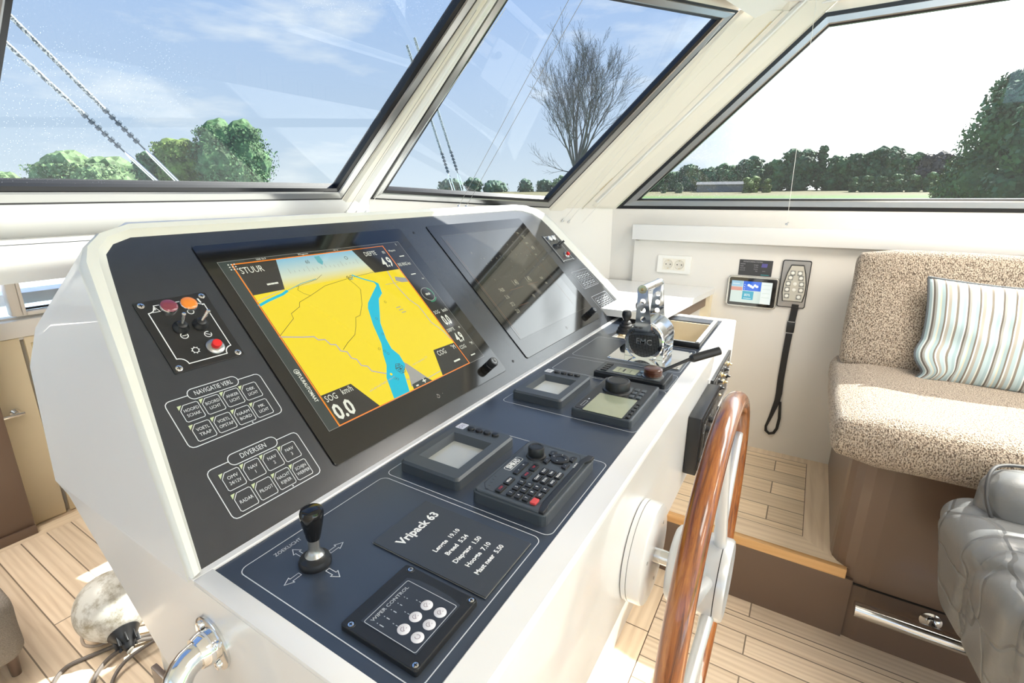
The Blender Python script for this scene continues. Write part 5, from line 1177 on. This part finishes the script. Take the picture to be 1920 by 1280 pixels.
def pillow():
    W, H_ = .50, .35
    # local x along -y (world), local y up the back, local z out to the room
    Mx = Matrix.Translation((2.125, -.335-W/2, .955)) @ Matrix.Rotation(R(14), 4, 'Y') @ Matrix.Rotation(-PI/2, 4, 'Z') @ Matrix.Rotation(PI/2, 4, 'X') @ Matrix.Rotation(R(-1), 4, 'Z')
    o = empty('scatter_cushion', Mx, label='blue, grey and cream striped scatter cushion leaning on the beige bench', cat='cushion')
    n = 36; vs = []; uv = []
    def edge(u, v):
        k = 1-.085*(1-u*u)*0
        x = u*W/2*(1-.07*(1-v*v)); y = v*H_/2*(1-.09*(1-u*u))
        return x, y
    for side in (1, -1):
        for j in range(n+1):
            for i in range(n+1):
                u = -1+2*i/n; v = -1+2*j/n; x, y = edge(u, v); t = (max(0, (1-u*u)*(1-v*v)))**.42
                wv = .006*math.sin(9*u+3*v)*abs(u)+.008*noise.noise(Vector((u*3, v*3, side)))
                # pinched lower left corner as it slumps on the seat
                f = max(0, 1-math.hypot(u+1, v+.62)/.45); x -= -.0*f
                vs.append((x+.03*f*math.sin(6*v), y-.020*f, side*(.062*t+wv*t)+.020*f)); uv.append(((u+1)/2, (v+1)/2))
    fs = []
    for s_ in range(2):
        for j in range(n):
            for i in range(n):
                a = s_*(n+1)**2+j*(n+1)+i; q = [a, a+1, a+n+2, a+n+1]; fs.append(q if s_ == 0 else q[::-1])
    m = MB(); m.add(vs, fs, 0, None, True); me = m.mesh('cover', STRIPE); ul = me.uv_layers.new(name='UVMap')
    for l in me.loops: ul.data[l.index].uv = uv[l.vertex_index]
    c = bpy.data.objects.new('cover', me); COL.objects.link(c); c.parent = o
    P = [(i, 0) for i in range(n)]+[(n, j) for j in range(n)]+[(n-i, n) for i in range(n)]+[(0, n-j) for j in range(n)]
    m = MB(); m.tube([vs[j*(n+1)+i] for i, j in P], .0040, 8, closed=True); m.build('piping', mat('dark_piping', (.10, .11, .12), .6), o)
pillow()
def helm_chair():
    o = empty('helm_chair', loc=(1.33, -.62, 0), label='grey creased leather helm chair at the right edge of the picture', cat='chair')
    b = soft_box(.46, .60, .34, .080, 44, .002, 5, crown=.014, taper=.20)
    # deep creases pressed into the leather: a few wandering folds
    folds = [((-.23, .30), (.20, .02)), ((-.23, .12), (.10, -.16)), ((-.05, .30), (.02, .05)), ((-.20, .22), (-.02, .30)), ((.02, .05), (.23, .12)), ((.02, .05), (-.10, -.30)), ((.14, .30), (.20, .02))]
    for v in b.verts:
        p = v.co; q = Vector((p.x+.25*(p.z-.17), p.y-.18*(p.z-.17))); q += Vector((noise.noise(p*9), noise.noise(p*9+Vector((5, 0, 0)))))*.018; d = 0
        for a, c in folds:
            a = Vector(a); c = Vector(c); t = max(0, min(1, (q-a).dot(c-a)/(c-a).length_squared)); dist = (q-(a+(c-a)*t)).length; d = max(d, .013*max(0, 1-dist/.018))
        p -= p.normalized()*d
    m = MB().bm(b, 0, Matrix.Translation((.052, -.045, .515)) @ Matrix.Rotation(R(8), 4, 'Z'), True); m.build('seat_cushion', TAN, o)
    b = soft_box(.13, .50, .17, .060, 16, .003, 9); MB().bm(b, 0, Matrix.Translation((.165, -.045, .700)), True).build('arm_bolster', TAN, o)
    m = MB(); c = [(.104, .175, .665), (.108, .198, .705), (.125, .206, .745), (.155, .200, .780), (.19, .175, .787), (.205, .11, .789), (.205, -.19, .789)]; 
    for _ in range(3):
        q = [Vector(c[0])]
        for a, b_ in zip(c[:-1], c[1:]): a = Vector(a); b_ = Vector(b_); q += [a.lerp(b_, .25), a.lerp(b_, .75)]
        c = q+[Vector(c[-1])]
    m.tube(c, .0040, 8); m.build('piping', mat('leather_piping', (.05, .05, .05), .5), o)
    m = MB(); m.lathe([(.20, 0), (.20, .015), (.05, .03), (.045, .48), (.09, .50)], 32); m.build('pedestal', STEEL, o)
helm_chair()
def foot_rail():
    o = empty('foot_rail', loc=(1.65, -.268, .172), label='polished steel foot rail along the brown base', cat='foot rail')
    m = MB(); m.cyl((0, 0, 0), (0, -1.6, 0), .0225, .0225, 28); m.build('tube', STEEL, o)
    for y in (-.19, -.85): m = MB(); m.cyl((.0, y, 0), (.056, y, 0), .010, .010, 18); m.lathe([(.027, 0), (.027, .003), (.021, .006), (.012, .008)], 32, 0, Matrix.Translation((.069, y, -.004)) @ Matrix.Rotation(-PI/2, 4, 'Y')); m.build('wall_bracket', STEEL, o)
foot_rail()
def stool():
    o = empty('upholstered_stool', loc=(.10, 2.0, 0), label='corner of a grey-beige upholstered stool on a dark leg, far left', cat='stool')
    b = soft_box(.40, .40, .22, .05, 12, .004, 3); MB().bm(b, 0, Matrix.Translation((-.045, .02, .165)), True).build('seat', mat('grey_boucle', (.26, .23, .20), .9, bump=(260, .8, .004), var=(220, .35)), o)
    for x, y in ((.115, -.14), (.115, .17), (-.20, -.14), (-.20, .17)): m = MB(); m.cyl((x, y, 0), (x, y, .07), .012, .016, 14); m.build('leg', TAUPE, o)
stool()
def fender():
    o = empty('boat_fender', loc=(.455, 1.765, .1120), label='scuffed white teardrop fender lying on the floor beside the console', cat='fender')
    fm = bpy.data.materials.new('fender_vinyl'); fm.use_nodes = True; nt = fm.node_tree; b = nt.nodes['Principled BSDF']
    tc = nt.nodes.new('ShaderNodeTexCoord'); nz = nt.nodes.new('ShaderNodeTexNoise'); nz.inputs['Scale'].default_value = 16; nz.inputs['Detail'].default_value = 8; nz.inputs['Roughness'].default_value = .7; nt.links.new(tc.outputs['Object'], nz.inputs[0])
    cr = nt.nodes.new('ShaderNodeValToRGB'); e = cr.color_ramp.elements; e[0].position = .36; e[0].color = (.30, .27, .20, 1); e[1].position = .52; e[1].color = (.66, .66, .62, 1); nt.links.new(nz.outputs[0], cr.inputs[0]); nt.links.new(cr.outputs[0], b.inputs['Base Color']); b.inputs['Roughness'].default_value = .35
    q = Vector((-.15, -.86, -.42)).normalized().to_track_quat('Z', 'Y').to_matrix().to_4x4()
    prof = [(.0, -.115)] + [(.107*math.sin(R(a)), -.107*math.cos(R(a))) for a in range(12, 130, 8)] + [(.060, .092), (.040, .106)]
    m = MB(); m.lathe(prof[1:], 48, 0, q); m.build('ball', fm, o)
    m = MB(); m.lathe([(.043, .1035), (.044, .107), (.036, .120), (.022, .142), (.015, .160), (.012, .166), (0, .168)], 28, 0, q)
    for k in range(8): m.box((.0, .028, .128), (.004, .012, .05), .001, 0, q @ Matrix.Rotation(k*PI/4, 4, 'Z') @ TR(0, 0, 0) @ Matrix.Rotation(R(0), 4, 'X'))
    m.build('rubber_nose', BLACK, o)
    m = MB(); m.tube([q @ Vector((.008*math.cos(t), .006*math.sin(t), .163+.012*math.sin(t*.5))) for t in [i*PI/6 for i in range(13)]], .0032, 8); m.build('rope_eye', mat('white_rope', (.60, .58, .52), .8), o)
fender()
def cables():
    def cable(pts, r, label, n=60, mt=None):
        # Catmull-Rom through the points
        P = [Vector(p) for p in pts]; out = []
        for i in range(len(P)-1):
            a, b, c, d = P[max(i-1, 0)], P[i], P[i+1], P[min(i+2, len(P)-1)]
            for k in range(8):
                t = k/8; out.append(.5*((2*b)+(c-a)*t+(2*a-5*b+4*c-d)*t*t+(3*b-a-3*c+d)*t**3))
        out.append(P[-1]); c0 = P[0]; m = MB(); m.tube([p-c0 for p in out], r, 8)
        o = m.build('electric_cable', mt or mat('grey_cable', (.17, .15, .135), .5), None, c0); tag(o, label, 'cable', 'cables on the floor'); return o
    cable([(.60, 1.60, .006), (.50, 1.66, .008), (.44, 1.70, .006), (.36, 1.735, .006), (.30, 1.75, .006), (.255, 1.70, .006), (.262, 1.60, .006), (.29, 1.5, .006)], .006, 'grey cable in the widest loop, lying nearest the left edge of the coil')
    cable([(.62, 1.56, .006), (.52, 1.62, .006), (.46, 1.655, .018), (.385, 1.66, .018), (.325, 1.62, .006), (.31, 1.54, .006), (.36, 1.46, .006)], .0065, 'thick grey cable curving below the fender nose')
    cable([(.64, 1.55, .018), (.54, 1.58, .030), (.47, 1.595, .032), (.40, 1.60, .020), (.35, 1.56, .006), (.345, 1.48, .006), (.40, 1.40, .006)], .0055, 'grey cable on top of the coil beside the console foot')
    cable([(.50, 1.80, .005), (.43, 1.86, .004), (.385, 1.86, .004), (.368, 1.80, .004), (.40, 1.755, .0045), (.46, 1.73, .024), (.53, 1.67, .030), (.60, 1.64, .02)], .0042, 'thin pale cord looping out from under the fender', mt=mat('pale_cord', (.40, .34, .28), .7))
cables()

# ================================================================== CORDS AND RIGGING
CORD = mat('cord_grey', (.30, .29, .26), .6); CORDW = mat('cord_white', (.78, .77, .72), .6)
def cord(a, b, label, r=.0009, mt=None, group='blind guide cords at the windows', hook=True):
    a = Vector(a); b = Vector(b); o = empty('blind_cord', loc=a, label=label, cat='cord', group='blind cords at the windows')
    m = MB(); m.cyl((0, 0, 0), b-a, r, r, 6); m.build('cord', mt or CORD, o)
    if hook:
        h = MB(); h.lathe([(.0065, -.003), (.0065, .0005), (.003, .003), (.0028, .010), (0, .011)], 14, 0, Matrix.Rotation(R(35), 4, 'X')); h.cyl((-.007, 0, -.003), (.007, 0, -.003), .0022, .0022, 8); h.build('hook', STEEL, o)
off = Vector((-.02, -.045, -.045))
cord((1.790, 1.300, 1.352), (1.600, .72, 1.985), 'left of the two thin cords hanging in front of the corner window pane')
cord((1.825, 1.285, 1.350), (1.650, .70, 1.990), 'right of the two thin cords hanging in front of the corner window pane')
cord((1.372, 1.535, 1.335), (1.352, .905, 1.905), 'cord beside the chart-side window frame on the front pillar, leftmost of three', .0008)
cord((1.425, 1.535, 1.333), (1.385, .880, 1.915), 'middle cord of the three on the front pillar', .0008, CORDW)
cord((1.470, 1.530, 1.333), (1.440, .860, 1.925), 'cord on the front pillar next to the corner window', .0008, CORDW)
cord((2.300, 1.045, 1.275), (2.195, .400, 1.985), 'cord on the wide pillar nearest the corner window', .0008, CORDW)
cord((2.325, 1.025, 1.268), (2.225, .375, 1.990), 'second cord on the wide pillar, just right of the corner window frame', .0008, CORDW)
cord((2.372, .985, 1.250), (2.330, .640, 1.600), 'short cord on the wide pillar ending in the lowest hook', .0008, CORDW)
cord((2.425, .103, 1.275), (2.345, .115, 2.055), 'single thin cord crossing the side window to a small hook on the ledge', .0009, CORDW)

def stay(a, b, label):
    """stay wire: a twisted rope from b (up) down to a fork fitting at a (deck)"""
    a = Vector(a); b = Vector(b); o = empty('rigging_stay', loc=a, label=label, cat='stay', group='rigging ropes outside the front windows')
    d = (b-a).normalized(); L_ = (b-a).length; q = d.to_track_quat('Z', 'Y')
    rm = MATS.get('stay_rope')
    if not rm:
        rm = bpy.data.materials.new('stay_rope'); MATS['stay_rope'] = rm; rm.use_nodes = True; nt = rm.node_tree; bb = nt.nodes['Principled BSDF']
        tc = nt.nodes.new('ShaderNodeTexCoord'); nz = nt.nodes.new('ShaderNodeTexNoise'); nz.inputs['Scale'].default_value = 90; nt.links.new(tc.outputs['Object'], nz.inputs[0])
        cr = nt.nodes.new('ShaderNodeValToRGB'); cr.color_ramp.elements[0].position = .45; cr.color_ramp.elements[0].color = (.04, .06, .07, 1); cr.color_ramp.elements[1].position = .55; cr.color_ramp.elements[1].color = (.45, .47, .46, 1); nt.links.new(nz.outputs[0], cr.inputs[0]); nt.links.new(cr.outputs[0], bb.inputs['Base Color'])
    m = MB()
    s0 = .30*L_
    pts = [d*(s0+(L_-s0)*i/60) for i in range(61)]; m.tube(pts, .014, 8); m.build('rope', rm, o)
    k = MB()
    for i in range(6):
        c = d*(s0*.98-.045*i); k.cyl(c, c+d*.022, .018, .018, 10)
        sd = q @ Vector((1, 0, 0)); k.cyl(c+sd*.012, c+sd*.028+d*.006, .004, .004, 6)
    k.cyl(d*(s0*.5), d*s0, .007, .007, 8); k.build('wire_clamps', mat('dark_fitting', (.05, .07, .09), .4, metal=.5), o)
    f = MB(); sx = q @ Vector((.018, 0, 0))
    f.tube([d*(s0*.52), d*(s0*.42)+sx, sx*1.15, sx*1.15-d*.12], .006, 8); f.tube([d*(s0*.52), d*(s0*.42)-sx, -sx*1.15, -sx*1.15-d*.12], .006, 8); f.build('fork', STEEL, o)
    return o
stay((2.03, 4.0, 1.47), (.70, 4.0, 3.02), 'upper of the two thick ropes seen outside the front window')
stay((1.89, 4.0, 1.47), (.62, 4.0, 2.88), 'lower of the two thick ropes seen outside the front window')
stay((5.63, 4.0, 1.42), (4.75, 4.0, 3.05), 'right one of the pair of ropes outside the corner window')
stay((5.42, 4.0, 1.42), (4.62, 4.0, 2.95), 'left one of the pair of ropes outside the corner window')

# ================================================================== OUTSIDE
def polar(az, d, z): return Vector((d*math.cos(R(az)), d*math.sin(R(az)), z))
def gz(d): return -1.0+.0262*min(d, 110)
def ground():
    m = MB(); rs = [4, 8, 16, 30, 60, 80, 110, 200, 420]; n = 72; vs = []
    for r in rs:
        for i in range(n): vs.append(polar(i*360/n, r, gz(r)))
    fs = [[k*n+i, k*n+(i+1) % n, (k+1)*n+(i+1) % n, (k+1)*n+i] for k in range(len(rs)-1) for i in range(n)]
    m.add(vs, fs); m.add([(0, 0, gz(4))]+vs[:n], [[0, 1+i, 1+(i+1) % n] for i in range(n)])
    gm = bpy.data.materials.new('field_and_water'); gm.use_nodes = True; nt = gm.node_tree; b = nt.nodes['Principled BSDF']; N = nt.nodes; L = nt.links
    tc = N.new('ShaderNodeTexCoord'); sp = N.new('ShaderNodeSeparateXYZ'); L.new(tc.outputs['Object'], sp.inputs[0])
    nz = N.new('ShaderNodeTexNoise'); nz.inputs['Scale'].default_value = 1.4; nz.inputs['Detail'].default_value = 6; L.new(tc.outputs['Object'], nz.inputs[0])
    ln = N.new('ShaderNodeVectorMath'); ln.operation = 'LENGTH'; L.new(tc.outputs['Object'], ln.inputs[0])
    far = N.new('ShaderNodeMapRange'); far.inputs[1].default_value = 73; far.inputs[2].default_value = 82; L.new(ln.outputs['Value'], far.inputs[0])
    g = N.new('ShaderNodeValToRGB'); g.color_ramp.elements[0].position = .3; g.color_ramp.elements[0].color = (.045, .115, .006, 1); g.color_ramp.elements[1].position = .7; g.color_ramp.elements[1].color = (.085, .18, .012, 1); L.new(nz.outputs[0], g.inputs[0])
    tanm = N.new('ShaderNodeMixRGB'); tanm.inputs[2].default_value = (.13, .115, .04, 1); L.new(far.outputs[0], tanm.inputs[0]); L.new(g.outputs[0], tanm.inputs[1])
    # water off the port bow
    dv = N.new('ShaderNodeVectorMath'); dv.operation = 'DOT_PRODUCT'; dv.inputs[1].default_value = (-.75, .66, 0); L.new(tc.outputs['Object'], dv.inputs[0])
    wt = N.new('ShaderNodeMath'); wt.operation = 'GREATER_THAN'; wt.inputs[1].default_value = -6.0; L.new(dv.outputs['Value'], wt.inputs[0])
    fin = N.new('ShaderNodeMixRGB'); fin.inputs[2].default_value = (.30, .42, .50, 1); L.new(wt.outputs[0], fin.inputs[0]); L.new(tanm.outputs[0], fin.inputs[1])
    L.new(fin.outputs[0], b.inputs['Base Color']); b.inputs['Roughness'].default_value = .8
    o = m.build('ground', gm); struct(o)
ground()
def deck_outside():
    o = struct(quad('trim_5', [(-2.2, 3.0, .98), (2.0, 3.0, .98), (1.2, 7.5, 1.10), (-.8, 7.5, 1.10)], mat('white_deck', (.80, .80, .80), .5), .05, (0, 0, -1)))
deck_outside()

LEAF = {}
def leafm(name, c):
    if name in LEAF: return LEAF[name]
    m = bpy.data.materials.new(name); m.use_nodes = True; nt = m.node_tree; b = nt.nodes['Principled BSDF']; N = nt.nodes; L = nt.links
    tc = N.new('ShaderNodeTexCoord'); nz = N.new('ShaderNodeTexNoise'); nz.inputs['Scale'].default_value = .9; nz.inputs['Detail'].default_value = 5; L.new(tc.outputs['Object'], nz.inputs[0])
    cr = N.new('ShaderNodeValToRGB'); cr.color_ramp.elements[0].position = .35; cr.color_ramp.elements[0].color = (*[x*.55 for x in c], 1); cr.color_ramp.elements[1].position = .68; cr.color_ramp.elements[1].color = (*[min(1, x*1.6) for x in c], 1); L.new(nz.outputs[0], cr.inputs[0])
    L.new(cr.outputs[0], b.inputs['Base Color']); b.inputs['Roughness'].default_value = .7
    LEAF[name] = m; return m
BARK = mat('bark', (.10, .085, .07), .9)
def tree(base, h, w, n, size, m, label, seed, name='leafy_tree', cat='tree', blobs=7, low=.12, group=None, col_=False, core=.70):
    rg = random.Random(seed); o = empty(name, loc=base, label=label, cat=cat, group=group)
    B = []
    for k in range(blobs):
        f = k/max(1, blobs-1); z = h*(low+.12+(.80-low)*f); rad = w*.5*(.62+.38*math.sin(PI*(.15+.75*f)))
        a = rg.uniform(0, 2*PI); s_ = rad*rg.uniform(.25, .62) if not col_ else rad*.15
        B.append((Vector((s_*math.cos(a), s_*math.sin(a), z)), rad*rg.uniform(.62, .85)))
        B.append((Vector((-s_*math.cos(a), -s_*math.sin(a), z*rg.uniform(.88, 1.02))), rad*rg.uniform(.55, .8)))
    vs = []; fs = []
    for i in range(n):
        c, r = rg.choice(B); d = Vector((rg.gauss(0, 1), rg.gauss(0, 1), rg.gauss(0, 1))).normalized()
        p = c+d*r*rg.uniform(.55, 1.05)**.7
        if p.z > h: p.z = h-rg.uniform(0, .05*h)
        if p.z < h*low*.5: p.z = h*low*.5
        x = Vector((rg.gauss(0, 1), rg.gauss(0, 1), rg.gauss(0, 1))).normalized(); y = x.cross(d)
        if y.length < .1: y = x.orthogonal()
        y.normalize(); s_ = size*rg.uniform(.6, 1.3); b = len(vs)
        vs += [p-x*s_-y*s_*.6, p+x*s_-y*s_*.7, p+x*s_*.8+y*s_*.7, p-x*s_*.9+y*s_*.6]; fs.append([b, b+1, b+2, b+3])
    mb = MB(); mb.add(vs, fs)
    for c, r in B:      # dense inner foliage
        bb = bmesh.new(); bmesh.ops.create_icosphere(bb, subdivisions=3, radius=r*core)
        for v in bb.verts: v.co = v.co*(1+.30*noise.noise(v.co*(2.2/r)+Vector((seed, 0, 0)))+.16*noise.noise(v.co*(7/r)+Vector((seed, 3, 0))))+c
        mb.bm(bb, 0)
    mb.build('crown', m, o)
    t = MB(); t.tube([(0, 0, -.3), (0, 0, h*.3), (w*.03, 0, h*.6)], [h*.022, h*.018, h*.008], 8); t.build('trunk', BARK, o)
    return o
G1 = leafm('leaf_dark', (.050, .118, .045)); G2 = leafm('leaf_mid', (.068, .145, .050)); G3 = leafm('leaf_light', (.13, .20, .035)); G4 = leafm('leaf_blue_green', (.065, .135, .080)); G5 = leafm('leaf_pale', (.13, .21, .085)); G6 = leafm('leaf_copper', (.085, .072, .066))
def put(az, d, el_top, wdeg, n, size, m, label, seed, **k):
    z0 = gz(d); h = 1.4+d*math.tan(R(el_top))-z0; w = 2*d*math.tan(R(wdeg/2)); k.setdefault('group', 'trees across the field' if d > 50 and az < 20 else 'trees seen ahead' if d > 50 else 'near trees to starboard'); return tree(polar(az, d, z0), h, w, n, size, m, label, seed, **k)
put(58.4, 90, 6.1, 6.8, 16000, .17, G2, 'tall round green tree seen through the front window, the largest there', 11, blobs=8)
put(62.6, 92, 4.7, 5.0, 9000, .17, G3, 'lighter green tree left of the tallest one outside the front window', 12)
put(65.2, 94, 3.6, 3.0, 3500, .20, G1, 'dark tree partly behind the thick ropes outside the front window', 13)
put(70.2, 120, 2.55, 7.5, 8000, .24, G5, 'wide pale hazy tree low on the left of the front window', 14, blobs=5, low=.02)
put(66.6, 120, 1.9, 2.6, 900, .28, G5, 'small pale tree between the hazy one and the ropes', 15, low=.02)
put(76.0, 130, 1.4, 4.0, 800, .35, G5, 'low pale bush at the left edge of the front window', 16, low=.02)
# far row seen through the corner pane
for i, (px, top, w_) in enumerate(((36.8, 1.25, 2.6), (34.3, 1.35, 2.4), (31.9, 1.05, 2.8), (28.6, 1.35, 1.7), (26.6, 1.30, 1.6), (24.6, 1.55, 2.2))):
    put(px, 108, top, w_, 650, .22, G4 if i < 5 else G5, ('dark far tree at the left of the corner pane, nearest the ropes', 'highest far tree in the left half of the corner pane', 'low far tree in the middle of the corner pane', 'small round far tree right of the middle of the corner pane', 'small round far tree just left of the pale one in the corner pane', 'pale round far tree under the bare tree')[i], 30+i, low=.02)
# tree line beyond the field in the side window
LINE = [(16.6, 1.6, 1.6, G4, 'thin pale'), (14.9, 2.3, 1.9, G1, ''), (13.2, 1.9, 1.6, G2, ''), (11.7, 2.6, 2.2, G1, ''), (10.0, 2.25, 2.0, G1, ''), (8.2, 2.5, 2.0, G2, ''), (6.3, 3.05, 2.4, G1, ''), (4.2, 2.7, 2.2, G2, ''),
        (2.2, 3.55, 2.7, G1, ''), (.45, 4.05, .95, G1, 'poplar'), (-1.0, 2.9, 2.2, G2, ''), (-2.8, 3.2, 2.3, G1, ''), (-4.4, 3.5, 2.4, G1, ''), (-6.1, 2.95, 2.1, G2, ''), (-7.5, 2.9, 2.2, G6, 'copper'), (-8.8, 2.2, 1.8, G3, ''), (-10.2, 2.7, 2.2, G1, '')]
def side_label(az):
    """column of the side window in which the bearing falls"""
    return 0
LBL = ['slim pale tree at the left end of the tree line in the side window', 'first tall dark tree from the left in the side window', 'mid-green tree second among the tall ones from the left in the side window', 'broad dark tree above the left end of the low grey shed', 'dark tree rising directly behind the low grey shed', 'green tree behind the right end of the grey shed', 'tall dark tree above the lone round yellow-green bush', 'mid-green tree right of the lone bush, left of the poplar group', 'broad dark tree touching the slim poplar on its left', 'slim pointed poplar, the highest tip in the tree line', 'green tree immediately right of the slim poplar', 'dark tree second to the right of the poplar', 'widest tall dark tree above the row of round shrubs', 'green tree left of the copper-brown one', 'dull copper-brown tree in the tree line', 'low yellow-green tree between the copper one and the big near tree', 'dark tree half hidden behind the big near tree']
for i, (az, top, w_, g, k) in enumerate(LINE):
    put(az, 105, top, w_*1.25, 3200 if k != 'poplar' else 1500, .22, g, LBL[i], 50+i, name='poplar_tree' if k == 'poplar' else 'leafy_tree', blobs=6, low=.02, col_=(k == 'poplar'))
SHR = [(12.6, .95, .8), (14.1, .85, .6), (6.0, 1.35, 1.7), (4.6, 1.20, 1.0), (-2.3, 1.25, 1.0), (-3.3, 1.30, 1.1), (-4.3, 1.25, 1.0), (-5.3, 1.40, 1.2), (-6.5, 1.30, 1.2), (-7.6, 1.45, 1.3), (-8.9, 1.5, 1.3)]
SL = ['small round bush left of the grey shed', 'smallest bush at the left end of the field edge', 'lone round yellow-green bush in front of the tall trees', 'yellowish bush touching the lone round one on its right', 'first round pollard shrub from the left in the field-edge row', 'second round pollard shrub from the left in the row', 'third round pollard shrub from the left in the row', 'fourth round pollard shrub from the left in the row', 'fifth round pollard shrub from the left in the row', 'sixth round pollard shrub from the left in the row', 'last pollard shrub of the row, beside the big near tree']
for i, (az, top, w_) in enumerate(SHR): put(az, 92, top, w_, 1300, .13, G3 if i in (2, 3) else G5, SL[i], 90+i, name='round_shrub', cat='shrub', blobs=3, low=.02, group='round shrubs along the field edge')
put(-12.2, 26, 8.6, 7.2, 30000, .060, G2, 'big leafy tree close by at the right edge of the side window', 120, blobs=9, low=.05, core=.45)
put(-14.5, 22, 8.2, 6.5, 9000, .07, G1, 'darker near tree behind the big leafy one, farther right in the side window', 121, blobs=8, low=.05)
put(-9.4, 30, 1.9, 3.4, 7000, .06, G3, 'light green bramble bush at the foot of the big near tree', 122, name='bramble_bush', cat='bush', blobs=4, low=.02)
def shed():
    p = polar(8.2, 98, gz(98)); o = empty('farm_shed', loc=p, label='long low grey shed at the far side of the field', cat='shed')
    M_ = Matrix.Rotation(R(98), 4, 'Z')
    MB().box((0, 0, .6), (9, 3.5, 1.2), M=M_).build('walls', mat('shed_grey', (.16, .17, .19), .8), o); m = MB(); m.add([M_ @ Vector(v) for v in [(-4.7, -2, 1.2), (4.7, -2, 1.2), (4.7, 2, 1.2), (-4.7, 2, 1.2), (-4.7, 0, 1.7), (4.7, 0, 1.7)]], [[0, 1, 5, 4], [2, 3, 4, 5], [1, 2, 5], [3, 0, 4]]); m.build('roof', mat('shed_roof', (.07, .075, .085), .8), o)
shed()
def bare_tree():
    base = polar(23.1, 40, gz(40)); o = empty('bare_tree', loc=base, label='leafless tree with fanned branches seen through the corner pane', cat='tree'); rg = random.Random(5)
    m = MB(); H0 = 1.4+40*math.tan(R(2.2))-base.z
    m.tube([(0, 0, -.2), (.05, 0, H0*.6), (0, 0, H0+.3)], [.27, .23, .18], 10)
    m.build('trunk', mat('grey_bark', (.085, .085, .09), .9), o); tw = MB()
    right = Vector((math.sin(R(23.1)), -math.cos(R(23.1)), 0)); dep = Vector((math.cos(R(23.1)), math.sin(R(23.1)), 0))
    def grow(p, d, L_, r, lv):
        pts = [p.copy()]; q = p.copy(); dd = d.copy(); n = 5
        for i in range(n):
            dd = (dd+Vector((rg.gauss(0, .07), rg.gauss(0, .07), rg.gauss(0, .05)+.045))).normalized(); q = q+dd*(L_/n); pts.append(q.copy())
            if lv < 3 and i >= 1:
                for _ in range(2 if lv < 2 else 2):
                    a = rg.uniform(0, 2*PI); s_ = dd.orthogonal().normalized(); s_.rotate(Matrix.Rotation(a, 3, dd))
                    grow(q, (dd*1.0+s_*rg.uniform(.35, .65)).normalized(), L_*rg.uniform(.36, .52), r*.42*(1-.12*i), lv+1)
        tw.tube(pts, [max(.006, r*(1-.16*k)) for k in range(n+1)], 5 if lv < 2 else 3, caps=False)
    for k in range(11):
        a = R(-42+84*k/10+rg.uniform(-4, 4)); dpt = rg.uniform(-.35, .35)
        d = (Vector((0, 0, 1))*math.cos(a)+right*math.sin(a)*.62+dep*dpt).normalized(); grow(Vector((0, 0, H0-.2+.05*k)), d, (6.2-1.6*abs(math.sin(a)))*rg.uniform(.9, 1.05), .095, 0)
    grow(Vector((0, 0, H0-.1)), (right*-.9+Vector((0, 0, .12))).normalized(), 2.6, .05, 1); grow(Vector((0, 0, H0+.2)), (right*.9+Vector((0, 0, .35))).normalized(), 2.4, .05, 1)
    tw.build('branches', mat('grey_bark'), o)
bare_tree()
